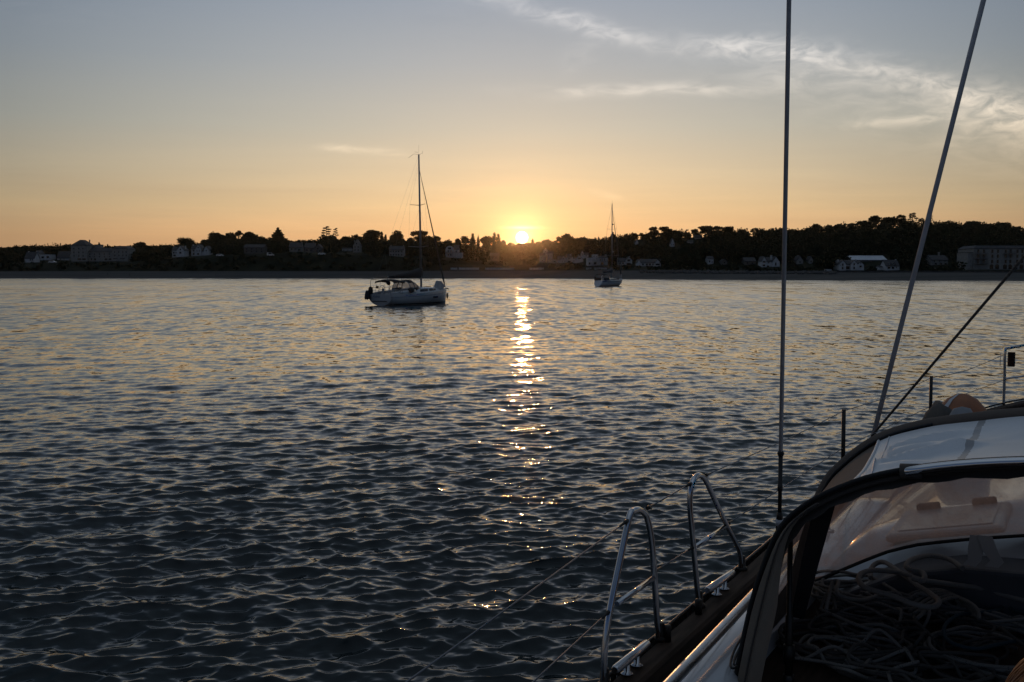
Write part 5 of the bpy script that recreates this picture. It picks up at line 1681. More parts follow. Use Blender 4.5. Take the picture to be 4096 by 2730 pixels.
yacht = empty('sailing_yacht', (0, 0, 0), YR, 'foreground yacht with sprayhood and steel rails that the photo is taken from', 'sailing yacht')
BEAM = [(-1.7, 1.45), (0, 1.68), (2, 1.79), (4, 1.82), (6.5, 1.81), (8.7, 1.80), (10.2, 1.62), (11.2, 1.44), (12.0, 1.18), (12.8, 0.84), (13.5, 0.42), (14.0, 0.04)]
SHEER = [(-1.7, 1.28), (3, 1.29), (6.5, 1.30), (8.7, 1.37), (11.2, 1.47), (12.8, 1.58), (14.0, 1.66)]


def beam_(s): return float(np.interp(s, [b[0] for b in BEAM], [b[1] for b in BEAM]))
def sheer_(s): return float(np.interp(s, [b[0] for b in SHEER], [b[1] for b in SHEER]))


ST = [-1.7, -1, 0, 1, 2, 3, 4, 5, 6, 7, 8, 9, 10, 10.7, 11.4, 12, 12.5, 13, 13.5, 13.8, 14.0]


def build_hull():
    rings = []
    for s in ST:
        b, z = beam_(s), sheer_(s)
        zk = -0.5 if 0 < s < 12 else -0.1
        sh = 0.0 if s < 11 else (s - 11) / 3 * 1.0
        half = []
        for j in range(9):
            t = j / 8
            half.append(Vector((s - sh * (1 - t), b * (1 - (1 - t) ** 3) ** (0.55 + 0.3 * max(0, s - 8) / 6), zk + (z - zk) * t)))
        rings.append([Vector((p.x, -p.y, p.z)) for p in half[::-1]] + half[1:])
    hb = MB().loft(rings, False)
    hb.f.append(list(range(len(rings[0])))); hb.sm.append(False)
    hb.build('hull', M_GELC, yacht)
    # side decks and foredeck (the cockpit and cabin trunk stand inside)
    dk = MB()
    for sg in (1, -1):
        dk.loft([[Vector((s, sg * (beam_(s) - 0.02), sheer_(s) - 0.02)), Vector((s, sg * 1.25, sheer_(s) - 0.01))] for s in ST if s <= 9.0], False)
    dk.loft([[Vector((s, beam_(s) - 0.02, sheer_(s) - 0.02)), Vector((s, 0, sheer_(s) + 0.05)), Vector((s, -beam_(s) + 0.02, sheer_(s) - 0.02))] for s in ST if s >= 9.0], False)
    dk.loft([[Vector((s, 1.3, sheer_(s) - 0.03)), Vector((s, -1.3, sheer_(s) - 0.03))] for s in (-1.7, -0.8)], False)
    dk.build('deck', M_NONSKID, yacht, fix=False)
    # teak cap rail with a perforated metal edge outside
    for sg in (1, -1):
        cap = MB()
        cap.loft([[Vector((s, sg * (beam_(s) - 0.045), sheer_(s) - 0.05)), Vector((s, sg * (beam_(s) - 0.040), sheer_(s) + 0.085)), Vector((s, sg * (beam_(s) - 0.055), sheer_(s) + 0.10)), Vector((s, sg * (beam_(s) - 0.150), sheer_(s) + 0.10)), Vector((s, sg * (beam_(s) - 0.165), sheer_(s) + 0.085)), Vector((s, sg * (beam_(s) - 0.165), sheer_(s) - 0.05))] for s in ST if s < 13.6], False, False, False)
        cap.build('cap_rail', M_TEAK, yacht)
        ed = MB()
        pts = [Vector((s, sg * (beam_(s) - 0.015), sheer_(s) + 0.105)) for s in np.arange(-1.6, 13.4, 0.25)]
        ed.tube(pts, 0.010, 5)
        for s in np.arange(2.5, 9.0, 0.07):
            ed.box((s, sg * (beam_(s) - 0.018), sheer_(s) + 0.075), (0.035, 0.014, 0.05))
        ed.build('rail_edge', M_BRONZE, yacht, fix=False)
    # cockpit
    ck = MB()
    ck.box((1.5, 0, 0.72), (4.6, 1.36, 0.06))
    ck.build('cockpit_sole', M_TEAK, yacht)
    for sg in (1, -1):
        MB().box((1.6, sg * 0.95, 0.98), (4.3, 0.52, 0.46)).build('cockpit_seat', M_NONSKID, yacht, bevel=0.03)
        co = MB()
        prof = [(1.19, 1.20), (1.19, 1.49), (1.23, 1.53), (1.405, 1.535), (1.44, 1.525), (1.462, 1.50), (1.468, 1.46), (1.47, 1.22)]
        co.loft([[Vector((s, sg * p[0], p[1])) for p in prof] for s in (-0.8, 0.5, 2, 3.4, 4.2, 5.2, 6.2, 7.5, 8.6)], False, True, True)
        co.build('coaming', M_GELC, yacht)
    MB().box((3.86, 0, 1.1), (0.10, 2.38, 0.72)).box((-0.8, 0, 1.1), (0.1, 2.38, 0.7)).build('bulkhead', M_GREYM, yacht)
    # cabin trunk: low bridge deck under the hood, raised moulding, cambered roof forward
    MB().box((4.62, 0, 1.37), (1.42, 2.38, 0.22)).build('bridge_deck', M_TEAK, yacht)
    sh = MB()
    prof = [(1.16, 1.30), (1.14, 1.46), (1.02, 1.54), (0.80, 1.66), (0.5, 1.735), (0.0, 1.765), (-0.5, 1.735), (-0.8, 1.66), (-1.02, 1.54), (-1.14, 1.46), (-1.16, 1.30)]
    sh.loft([[Vector((s, p[0], p[1])) for p in prof] for s in (5.32, 5.62)], False, True, False)
    sh.build('hood_moulding', M_GREYM, yacht, bevel=0.02)
    roof = MB()
    def rp(s, k, w): return [Vector((s, 1.30 * w, 1.26)), Vector((s, 1.26 * w, 1.50 + 0.0 * k)), Vector((s, 1.12 * w, 1.60 * k + 1.5 * (1 - k))), Vector((s, 0.75 * w, 1.76 * k + 1.5 * (1 - k))), Vector((s, 0.3 * w, 1.86 * k + 1.5 * (1 - k))), Vector((s, -0.3 * w, 1.86 * k + 1.5 * (1 - k))), Vector((s, -0.75 * w, 1.76 * k + 1.5 * (1 - k))), Vector((s, -1.12 * w, 1.60 * k + 1.5 * (1 - k))), Vector((s, -1.26 * w, 1.50)), Vector((s, -1.30 * w, 1.26))]
    roof.loft([rp(5.63, 1.0, 1.0), rp(6.6, 0.98, 1.0), rp(8.0, 0.9, 0.97), rp(9.2, 0.8, 0.86), rp(9.9, 0.3, 0.75)], False, True, True)
    cr = roof.build('coachroof', M_GELC, yacht)
    tilt = Matrix.Rotation(R(-12.5), 3, 'X')
    h1 = MB().box((6.02, 0.63, 1.800), (0.66, 0.60, 0.05), M=tilt).build('hatch', mat('hatch_frame', (0.46, 0.44, 0.43), 0.5), yacht, bevel=0.045, seg=3)
    MB().box((6.02, 0.63, 1.826), (0.54, 0.48, 0.012), M=tilt).build('pane', mat('hatch_pane', (0.33, 0.31, 0.31), 0.35), h1, bevel=0.004)
    for y in (0.78, 0.48):
        MB().box((6.30, y, 1.84 - (y - 0.63) * 0.22), (0.06, 0.13, 0.05), M=tilt).build('hinge', M_BLACK, h1, bevel=0.012)
    MB().tube([(6.9, -0.5, 1.88), (6.9, -0.5, 2.06), (6.9, -0.38, 2.12)], 0.05, 8).build('deck_vent', M_GREYM, yacht)
    # straps hanging on the moulding
    for a, b in (((2246, 1240), (2240, 1285)), ((2262, 1240), (2292, 1288))):
        p, q = Q(*a, s=5.40), Q(*b, s=5.28)
        MB().loft([[p + Vector((0, 0.035, 0.02)), p + Vector((0, -0.035, 0.02))], [p.lerp(q, 0.5) + Vector((-0.03, 0.035, 0)), p.lerp(q, 0.5) + Vector((-0.03, -0.035, 0))], [q + Vector((-0.02, 0.03, 0)), q + Vector((-0.02, -0.03, 0))], [q + Vector((-0.06, 0.05, -0.02)), q + Vector((-0.06, -0.01, -0.02))]], False).build('strap', mat('strap_webbing', (0.26, 0.27, 0.28), 0.8), yacht)


build_hull()


def build_rails():
    PY = 1.765
    # boarding gate hoops
    g1 = [(1389, 1600), (1388, 1512), (1399, 1414), (1424, 1290), (1446, 1188), (1455, 1175), (1467, 1171), (1479, 1178), (1487.5, 1192), (1497, 1241), (1504, 1330), (1510, 1429.5), (1517, 1490)]
    g2 = [(1606, 1403), (1597, 1297), (1589, 1210), (1585.6, 1165), (1586.5, 1130), (1591, 1108.7), (1598, 1096), (1607, 1092), (1619.5, 1101), (1634, 1130), (1653.5, 1173), (1672, 1210.6), (1693, 1252), (1700.7, 1274.7), (1704.5, 1323.8)]
    for pts, bar, lab in ((g1, ((1417.6, 1388), (1502.5, 1327.6)), 'steel boarding gate hoop nearer the camera'), (g2, ((1598.8, 1256), (1668.6, 1208.7)), 'steel boarding gate hoop with a bent forward leg')):
        P3 = smooth_path([Q(*p, y=PY) for p in pts], 4)
        g = MB().tube(P3, 0.0152, 10).build('gate_frame', M_STEEL, yacht)
        g['label'] = lab
        MB().tube([Q(*bar[0], y=PY), Q(*bar[1], y=PY)], 0.0125, 8).build('crossbar', M_STEEL, g)
        for f in (P3[0], P3[-1]):
            MB().lathe([(0.034, -0.012), (0.034, 0.008), (0.022, 0.014), (0.020, 0.075), (0.016, 0.08)], (f.x, f.y, 1.405), 10).build('socket', M_BRONZE, g)
    for p in ((1529, 1475), (1601, 1385)):
        q = Q(*p, y=1.74)
        MB().lathe([(0.019, 0.0), (0.019, 0.075), (0.014, 0.082)], (q.x, 1.73, 1.395), 10).build('stay_post', M_BRONZE, yacht)
    # mooring cleats
    for a, b in (((1412, 1541), (1488, 1478)), ((1625, 1357), (1684, 1315))):
        p, q = Q(*a, z=1.462), Q(*b, z=1.462)
        d = (q - p)
        c = MB().tube([p, p.lerp(q, 0.03), p.lerp(q, 0.97), q], [0.016, 0.021, 0.021, 0.017], 10)
        for f in (0.36, 0.66):
            m_ = p.lerp(q, f)
            c.lathe([(0.030, -0.062), (0.030, -0.056), (0.015, -0.050), (0.014, 0.0)], m_, 8)
        c.build('cleat', M_STEEL, yacht)
    # stanchions
    tops = []
    for px, py, z in ((1939, 940, 2.05), (2140, 864, 2.12)):
        t_ = Q(px, py, z=z)
        base = Vector((t_.x + 0.02, t_.y - 0.0, sheer_(t_.x) + 0.08))
        tops.append(t_)
        MB().tube([base, t_], 0.0175, 8).lathe([(0.024, 0.0), (0.021, 0.06)], base, 8).build('stanchion', M_BRONZE, yacht)
        MB().tube([(base.x, -base.y, base.z), (t_.x, -t_.y, t_.z)], 0.0145, 8).build('stanchion', M_STEEL, yacht)
    # pulpit
    pt = Q(2310, 806, z=2.30)
    pb = Vector((pt.x + 0.03, pt.y, sheer_(pt.x) + 0.05))
    for sg in (1, -1):
        S = lambda v: Vector((v.x, sg * v.y, v.z))
        f = MB().tube(smooth_path([S(pb), S(pb.lerp(pt, 0.6)), S(pt), S(pt + Vector((0.10, -0.05, 0.03))), Vector((13.5, sg * 0.40, 2.38)), Vector((14.0, sg * 0.12, 2.40)), Vector((14.05, 0, 2.40))], 5), 0.0155, 8)
        f.tube([S(pb.lerp(pt, 0.52)), Vector((13.9, sg * 0.14, 2.02))], 0.012, 8)
        f.tube([Vector((13.6, sg * 0.26, 1.64)), Vector((13.9, sg * 0.16, 2.40))], 0.0145, 8)
        pul = f.build('pulpit', M_STEEL, yacht)
        if sg > 0:
            lp = Q(2319, 826, z=2.20)
            MB().box(lp + Vector((0.04, -0.02, 0)), (0.05, 0.08, 0.17)).build('navigation_light', M_PORT, pul, bevel=0.01)
            lf = Q(2303, 830, z=2.2)
            MB().tube([lf + Vector((0, 0, 0.09)), lf + Vector((0, 0.02, 0.09)), lf + Vector((0, 0.02, -0.06)), lf + Vector((0, 0, -0.06))], 0.004, 5).build('light_bracket', M_STEEL, pul)
    # lifelines on the port side (and mirrored to starboard)
    up = [Q(700, 1738, y=PY), Q(1440, 1198, y=PY)]
    lo = [Q(1060, 1720, y=PY), Q(1400, 1405, y=PY)]
    segs = [up, [Q(1489, 1167, y=PY), Q(1586, 1112, y=PY)], [Q(1622, 1092, y=PY), Q(1780, 1026, z=2.04) * 0 + Q(1622, 1092, y=PY).lerp(tops[0] - Vector((0, 0, 0.015)), 0.5) - Vector((0, 0, 0.012)), tops[0] - Vector((0, 0, 0.015))], [tops[0] - Vector((0, 0, 0.015)), tops[0].lerp(tops[1], 0.5) - Vector((0, 0, 0.045)), tops[1] - Vector((0, 0, 0.02))], [tops[1] - Vector((0, 0, 0.02)), tops[1].lerp(pt, 0.45) - Vector((0, 0, 0.07)), pt - Vector((0, 0, 0.04))],
            lo, [Q(1506, 1312, y=PY), Q(1592, 1258, y=PY)], [Q(1674, 1202, y=PY), Vector((tops[0].x, tops[0].y, 1.72))], [Vector((tops[0].x, tops[0].y, 1.72)), Vector((tops[1].x, tops[1].y, 1.80))], [Vector((tops[1].x, tops[1].y, 1.80)), pb.lerp(pt, 0.5)]]
    for sg_ in segs:
        MB().tube(smooth_path(sg_, 6) if len(sg_) > 2 else sg_, 0.0036, 6).build('lifeline', M_WIRE, yacht)
    for a in ((up[1], up[0]), (lo[1], lo[0]), (segs[1][0], segs[1][1]), (segs[1][1], segs[1][0]), (segs[2][0], segs[2][2]), (segs[6][0], segs[6][1]), (segs[6][1], segs[6][0]), (segs[7][0], segs[7][1])):
        d = (a[1] - a[0]).normalized()
        MB().tube([a[0] - d * 0.01, a[0] + d * 0.018, a[0] + d * 0.02, a[0] + d * 0.075], [0.010, 0.010, 0.0065, 0.005], 8).build('lifeline_fitting', M_BRONZE, yacht)
    MB().tube([(v.x, -v.y, v.z) for v in (tops[0] * 0 + Vector((1.0, PY, 1.95)), Vector((5.0, PY, 2.0)), tops[0], tops[1], pt)], 0.0036, 5).build('lifeline', M_WIRE, yacht)
    # long steel handrail standing on the coaming
    a, b = Q(1543, 1568, z=1.625), Q(1765, 1332, z=1.625)
    d = (b - a)
    hr = MB().tube([a - d * 1.6, a, b, b + d * 0.9], 0.0245, 14).build('handrail', M_TUBE, yacht)
    ft = Q(1737, 1404, z=1.54)
    k = (ft.x - a.x) / d.x
    for kk in (k - 1.25, k, k + 1.2):
        p = a + d * kk
        MB().tube([(p.x, p.y - 0.01, 1.535), (p.x, p.y, 1.61)], 0.014, 8).lathe([(0.036, 0), (0.036, 0.006), (0.02, 0.012)], (p.x, p.y - 0.01, 1.536), 12).build('foot', M_TUBE, hr)
    # shrouds in plastic sleeves
    s0, s1 = Q(1790, 1262, y=1.76), Q(1813, 0, y=1.55)
    sd = (s1 - s0).normalized()
    ball = Q(1793, 1040, y=1.725)
    kb = (ball - s0).dot(sd)
    top = s0 + sd * 9.0
    sh = MB().tube([s0 + sd * kb, top], 0.0135, 10).build('shroud', M_SLEEVE, yacht)
    pb_ = lambda f: s0 + sd * (kb * f)
    MB().lathe([(0.003, -0.022), (0.017, -0.015), (0.024, 0), (0.017, 0.015), (0.003, 0.022)], s0 + sd * kb, 12).build('stopper_ball', M_BLACK, sh)
    MB().tube([s0 - sd * 0.05, pb_(0.02), pb_(0.30), pb_(0.36), pb_(0.40)], [0.022, 0.024, 0.024, 0.02, 0.015], 10).tube([pb_(0.40), pb_(0.62), pb_(0.621), pb_(0.68), pb_(0.681), pb_(1.0)], [0.013, 0.013, 0.017, 0.017, 0.0145, 0.0145], 10).build('turnbuckle', M_BRONZE, sh)
    for f0, f1 in ((0.255, 0.325), (0.03, 0.09)):
        MB().tube([pb_(f0), pb_(f1)], 0.0248, 12).build('tape_band', M_TAPE, sh)
    q0, q1 = Q(2006, 1004, y=1.80), Q(2260, 0, y=0.92)
    qd = (q1 - q0).normalized()
    MB().tube([q0 - qd * 0.2, q0 + qd * 9], 0.0235, 10).build('shroud', M_SLEEVE, yacht)
    MB().tube([q0 - qd * 0.32, q0 - qd * 0.18], 0.018, 8).build('turnbuckle', M_BRONZE, yacht)
    # dark braided line running up to the mast
    l0, l1 = Q(2018, 984, y=1.62), Q(2353, 590, y=0.40)
    ld = (l1 - l0)
    MB().tube([l0 - ld * 0.06, l0, l1, l1 + ld * 0.8], 0.011, 8).build('rigging_line', mat('braided_dark_rope', (0.05, 0.045, 0.04), 0.9, 0, 0.8, 60.0, 0.8, col2=(0.14, 0.13, 0.12), bdist=0.004), yacht)
    # mast (out of the frame) that the rigging runs to
    MB().tube([(9.6, -0.35, 1.5), (9.6, -0.35, 16.5)], 0.11, 12).build('mast', M_ALU, yacht)


build_rails()


def build_hood():
    A = [Q(*p, s=4.0) for p in ((2353, 1060), (2200, 1068), (2090, 1082), (1990, 1103), (1900, 1137), (1840, 1172), (1795, 1215), (1760, 1290), (1725, 1400), (1690, 1568))]
    A.append(Vector((4.0, 1.235, 1.40)))
    Bh = [Q(*p, s=5.1) for p in ((2353, 957), (2200, 972), (2120, 984), (2040, 1006), (1985, 1036), (1940, 1072), (1905, 1110))]
    Bh += [Vector((5.1, 1.165, 1.98)), Vector((5.1, 1.205, 1.80)), Vector((5.1, 1.23, 1.60)), Vector((5.1, 1.24, 1.42))]

    def full(P):
        """mirror about the centre line, crown included"""
        s = P[0].x
        top = Vector((s, 0, P[0].z + 0.012))
        return [Vector((p.x, -p.y, p.z)) for p in P[::-1]] + [top] + list(P)
    A, Bh = smooth_path(full(A), 3), smooth_path(full(Bh), 3)
    n = len(A)
    mid = n // 2
    # the canvas: hoops joined by a sagging skin
    ks = [0, 0.12, 0.28, 0.5, 0.72, 0.88, 1.0]
    rings = []
    for k in ks:
        sag = 0.030 * 4 * k * (1 - k)
        r_ = []
        for i, (a, b) in enumerate(zip(A, Bh)):
            p = a.lerp(b, k)
            p.z -= sag * (0.4 + 0.6 * min(1, max(0, (p.z - 1.5) / 0.9)))
            r_.append(p)
        rings.append(r_)
    iw = max(i for i in range(n) if A[i].y < 0.735)          # last ring point under the white cover
    iv = n - 1 - iw
    # the side panels keep a pane: cut by building canvas as bands round it
    can = MB()
    lo1 = max(i for i in range(n) if A[i].z > 2.08)          # upper edge of the side pane
    lo2 = max(i for i in range(n) if A[i].z > 1.60)          # lower edge
    for sg in (1, -1):
        def sel(r, i0, i1):
            return r[i0:i1 + 1] if sg > 0 else r[n - 1 - i1:n - i0]
        if sg > 0:
            thicken(can, [r[n - 1 - lo1:lo1 + 1] for r in rings], 0.003)
        thicken(can, [sel(r, lo2, n - 1) for r in rings], 0.003)
        thicken(can, [sel(r, lo1, lo2) for r in rings[:2]], 0.003)
        thicken(can, [sel(r, lo1, lo2) for r in rings[4:]], 0.003)
    ho = can.build('sprayhood', M_TAN, yacht, fix=False)
    for sg in (1, -1):
        def sel(r, i0, i1):
            return r[i0:i1 + 1] if sg > 0 else r[n - 1 - i1:n - i0]
        MB().loft([sel(r, lo1, lo2) for r in rings[1:5]], False).build('side_window', M_PINK, ho, fix=False)
    # white cover on the crown with puckers by its port edge
    us = 46
    rows_ = 40
    W = []
    for q in range(rows_ + 1):
        k = 0.012 + 0.955 * q / rows_
        a_ = []
        for i in range(us + 1):
            f = iv + (iw - iv + 0.9) * i / us
            i0 = min(n - 2, int(f))
            t = f - i0
            def pt(R0):
                return R0[i0].lerp(R0[i0 + 1], t)
            p = pt(A).lerp(pt(Bh), k)
            p.z -= 0.030 * 4 * k * (1 - k)
            p.z += 0.009
            e = p.y
            # creases fanning from the lashing on the port edge
            for (cy, ck, ln, am, sl) in ((0.64, 0.34, 0.24, 0.040, 0.75), (0.62, 0.52, 0.22, 0.034, -0.15), (0.64, 0.70, 0.20, 0.032, 0.5), (0.64, 0.16, 0.15, 0.026, -0.5)):
                dy = (cy - e)
                w_ = math.exp(-((k - ck - sl * dy) / 0.045) ** 2) * math.exp(-(max(0, dy) / ln) ** 2) * (1 if dy > -0.12 else 0)
                p.z += am * w_
            p.z += 0.003 * noise.noise(Vector((p.x * 4, p.y * 6, 2.0)))
            a_.append(p)
        W.append(a_)
    cov = thicken(MB(), W, 0.004).build('cover', M_WCOV, ho, fix=False)
    hem = MB()
    hem.tube([r[-1] + Vector((0, 0.002, 0.002)) for r in W], 0.007, 6)
    hem.tube([r[-3] + Vector((0, 0, 0.003)) for r in W], 0.0025, 5)
    hem.build('hem', M_WCOV, cov, fix=False)
    # rolled front edge, piping, pocket round the aft hoop
    MB().tube([p + Vector((0.02, 0, 0.0)) for p in Bh], 0.040, 10, flat=0.8).build('front_roll', M_TAN, ho)
    MB().tube([p + Vector((-0.02, 0, 0.012)) for p in Bh[mid + 8:]], 0.008, 6).build('piping', M_BLACK, ho)
    MB().tube([p + Vector((-0.005, 0, 0.010)) for p in A], 0.011, 6).build('piping', M_BLACK, ho)
    pk = []
    for k in (0.0, 0.25, 0.5, 0.75, 1.0):
        r_ = []
        for i, p in enumerate(A):
            c = Vector((4.0, 0, 1.75))
            inn = (Vector((p.x, p.y, p.z)) - c).normalized()
            wob = 0.006 * math.sin(i * 1.9) * k
            r_.append(p - Vector((0, inn.y, inn.z)) * (0.058 * k + wob) + Vector((0.012 + 0.03 * math.sin(k * math.pi), 0, 0)))
        pk.append(r_)
    thicken(MB(), pk, 0.003).build('hoop_pocket', M_TAND, ho, fix=False)
    # leech band down both sides of the aft opening, sunlight painted as paler tan
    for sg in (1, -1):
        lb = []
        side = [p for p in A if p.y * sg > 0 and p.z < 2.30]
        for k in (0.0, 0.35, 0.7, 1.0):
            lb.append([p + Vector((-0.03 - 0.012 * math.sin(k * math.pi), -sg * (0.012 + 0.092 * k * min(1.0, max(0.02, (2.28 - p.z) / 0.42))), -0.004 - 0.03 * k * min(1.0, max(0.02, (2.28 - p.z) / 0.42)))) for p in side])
        b_ = thicken(MB(), lb, 0.003).build('leech_band', M_TAN_LIT, ho, fix=False)
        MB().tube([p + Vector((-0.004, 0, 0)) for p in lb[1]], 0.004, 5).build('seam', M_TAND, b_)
    MB().tube([p + Vector((0.02, 0, -0.02)) for p in A], 0.0125, 8).build('hoop', M_TAND, ho)
    MB().tube([p + Vector((-0.02, 0, -0.03)) for p in Bh], 0.0125, 8).build('hoop', M_STEEL, ho)
    # polished grab rail on the aft edge
    g = [p + Vector((-0.035, 0, 0.004)) for p in A if abs(p.y) < 0.57]
    e0, e1 = g[0], g[-1]
    g = [e0 + Vector((0.03, -0.02, -0.01))] + g + [e1 + Vector((0.03, 0.02, -0.01))]
    MB().tube(g, 0.0175, 14).build('grab_rail', mat('mirror_steel', (0.70, 0.70, 0.72), 0.06, 1.0), ho)
    for sg in (1, -1):
        e = e1 if sg > 0 else e0
        MB().tube([e + Vector((0.02, sg * -0.045, 0)), e + Vector((0.02, sg * 0.03, -0.006))], 0.030, 10).build('rail_patch', M_TAND, ho)
    # windscreen of clear vinyl from the front hoop to the moulding
    WB = [Q(*p, s=5.62) for p in ((2353, 1230), (2240, 1236), (2100, 1252), (2000, 1276), (1880, 1310))]
    WB = [Vector((5.62, 0, WB[0].z + 0.008))] + WB
    ys = [p.y for p in WB]
    zs = [p.z for p in WB]
    rows = []
    for k in (0, 0.2, 0.4, 0.6, 0.8, 1.0):
        r_ = []
        for p in Bh:
            if p.z < 1.60:
                continue
            yb = p.y * 1.03
            zb = float(np.interp(abs(yb), ys, zs))
            q = Vector((5.62 - 0.55 * max(0, abs(yb) - 0.9) / 0.3 * 0.5, yb, min(zb, p.z - 0.02)))
            c = p.lerp(q, k)
            c.x += 0.05 * math.sin(math.pi * k) + 0.006 * math.sin(p.y * 14 + k * 5)
            r_.append(c)
        rows.append(r_)
    ws = MB().loft(rows, False).build('windscreen', M_PINK, ho, fix=False)
    MB().tube([p + Vector((-0.012, 0, 0)) for p in rows[-1]], 0.010, 6).build('piping', M_BLACK, ws)
    # black zipped strap and the strut inside
    s0, s1 = Q(1898, 1150, s=4.55), Q(1832, 1420, s=4.75)
    MB().loft([[s0 + Vector((0, 0.045, 0)), s0 + Vector((0, -0.045, 0))], [s0.lerp(s1, 0.5) + Vector((-0.02, 0.04, 0)), s0.lerp(s1, 0.5) + Vector((-0.02, -0.04, 0))], [s1 + Vector((0, 0.032, 0)), s1 + Vector((0, -0.032, 0))]], False).build('strap', M_CANVAS, ho)
    a, b = Q(1816, 1215, s=4.16), Q(1812, 1575, s=4.10)
    st = MB().tube([a, a.lerp(b, 0.55), a.lerp(b, 0.56), b], [0.012, 0.012, 0.017, 0.017], 8)
    st.tube([a.lerp(b, 0.74), a.lerp(b, 0.86)], 0.024, 8).tube([a.lerp(b, 0.93), b], 0.024, 8)
    st.build('hood_strut', M_BRONZE, ho)


build_hood()


# ------------------------------------------------------------------ loose gear lying on the yacht
def rope_mat(name, c1, c2, scale):
    if name in MATS:
        return MATS[name]
    m = bpy.data.materials.new(name)
    m.use_nodes = True
    m.node_tree.nodes.clear()
    t = NT(m.node_tree)
    p = t.node('ShaderNodeBsdfPrincipled')
    p.inputs['Roughness'].default_value = 0.9
    tc = t.node('ShaderNodeTexCoord').outputs['Object']
    vo = t.node('ShaderNodeTexVoronoi')
    vo.inputs['Scale'].default_value = scale
    t.put(vo.inputs['Vector'], tc)
    big = t.noise(tc, 14.0, 2.0, 0.5)
    t.put(p.inputs['Base Color'], t.mix(t.m('MULTIPLY', t.mr(vo.outputs['Distance'], 0.30, 0.20), t.mr(big, 0.42, 0.58)), c1, c2))
    bp = t.node('ShaderNodeBump')
    bp.inputs['Strength'].default_value = 0.6
    bp.inputs['Distance'].default_value = 0.002
    t.put(bp.inputs['Height'], t.noise(tc, 210.0, 2.0, 0.5))
    t.l.new(bp.outputs[0], p.inputs['Normal'])
    o = t.node('ShaderNodeOutputMaterial')
    t.l.new(p.outputs[0], o.inputs[0])
    MATS[name] = m
    return m


RP_GREY = rope_mat('grey_rope', (0.25, 0.235, 0.215), (0.17, 0.16, 0.145), 90)
RP_FLECK = rope_mat('flecked_rope', (0.20, 0.185, 0.165), (0.02, 0.02, 0.025), 110)
RP_DARK = rope_mat('worn_dark_rope', (0.075, 0.068, 0.06), (0.02, 0.02, 0.02), 110)
RP_BLUE = rope_mat('blue_rope', (0.02, 0.05, 0.065), (0.015, 0.03, 0.04), 90)


def zq(x, y): return Q(1781 + x * 0.2432, 1264 + y * 0.2432, z=1.60)


def rope(pts, r, m, label, zs=None, closed=False, n=7):
    P = smooth_path(pts, n, closed)
    for i, p in enumerate(P):
        p.z += 0.006 * noise.noise(p * 6)
    o = MB().tube(P, r, 8, closed).build('rope', m, None, fix=False)
    o.matrix_world = Y_ROT
    return tag(o, label, 'rope', 'ropes heaped under the sprayhood')


def lift(pts, z0, z1=None):
    out = []
    for i, p in enumerate(pts):
        q = p.copy()
        q.z = z0 if z1 is None else z0 + (z1 - z0) * math.sin(math.pi * i / (len(pts) - 1))
        k = (H - q.z) / (H - p.z)
        out.append(Vector((p.x * k, p.y * k, q.z)))
    return out


haw = [zq(*p) for p in ((905, 262), (900, 200), (930, 145), (1000, 115), (1090, 145), (1250, 262), (1350, 335), (1480, 420), (1548, 490), (1480, 535), (1300, 510), (1100, 430), (930, 378), (830, 335), (790, 270), (830, 212), (950, 185), (1150, 205), (1320, 268), (1450, 300), (1700, 330), (1950, 362), (2150, 420), (2360, 485), (2600, 560))]
rope(lift(haw, 1.60, 1.72), 0.0128, RP_GREY, 'thick grey rope looped in a figure of eight on top of the heap')
end = [zq(*p) for p in ((1300, 262), (1390, 285), (1412, 235), (1370, 200), (1275, 185), (1240, 145), (1310, 85), (1480, 52), (1650, 85), (1772, 168))]
rope(lift(end, 1.76), 0.0128, RP_GREY, 'grey rope end curling over the ledge behind the heap')
blue = [zq(*p) for p in ((2500, 640), (2350, 600), (2230, 560), (2190, 480), (2120, 560), (1980, 590), (1760, 610), (1620, 690), (1600, 800), (1700, 890), (1900, 930), (2100, 900), (2300, 860), (2500, 900))]
rope(lift(blue, 1.57), 0.009, RP_BLUE, 'dark blue rope lying in a wide loop at the right of the heap')
rr = random.Random(21)


def coil(cx, cy, ax, ay, turns, r, m, label, z=1.50, rot=0.0, tail=None):
    pts = []
    N = turns * 9
    for i in range(N):
        a = 2 * math.pi * i / 9 + rr.uniform(-0.12, 0.12)
        k = rr.uniform(0.80, 1.08)
        x = ax * k * math.cos(a)
        y = ay * k * math.sin(a)
        pts.append(Vector((cx + x * math.cos(rot) - y * math.sin(rot), cy + x * math.sin(rot) + y * math.cos(rot), z + 0.010 + 0.016 * i / 9 + rr.uniform(0, 0.02))))
    if tail:
        pts += [Vector(t_) for t_ in tail]
    return rope(pts, r, m, label)


c0 = Q(1935, 1480, z=1.52)
coil(c0.x, c0.y, 0.22, 0.30, 4, 0.0085, RP_DARK, 'worn dark coil at the left foot of the heap', 1.48, 0.4, [(c0.x - 0.1, c0.y - 0.45, 1.50), (c0.x - 0.12, c0.y - 0.75, 1.49)])
c0 = Q(2010, 1360, z=1.54)
coil(c0.x, c0.y, 0.22, 0.30, 5, 0.0085, RP_FLECK, 'flecked coil lying under the grey figure of eight', 1.48, 0.2)
c0 = Q(2260, 1500, z=1.52)
coil(c0.x, c0.y, 0.24, 0.26, 3, 0.0085, RP_FLECK, 'flecked coil at the right side of the heap near the cockpit', 1.49, -0.5)
c0 = Q(1945, 1350, z=1.56)
coil(c0.x, c0.y, 0.13, 0.20, 3, 0.0085, RP_GREY, 'pale coil beside the sprayhood side window', 1.50, 0.9, [(c0.x + 0.05, c0.y - 0.3, 1.60), (c0.x + 0.2, c0.y - 0.5, 1.58)])
c0 = Q(2090, 1530, z=1.52)
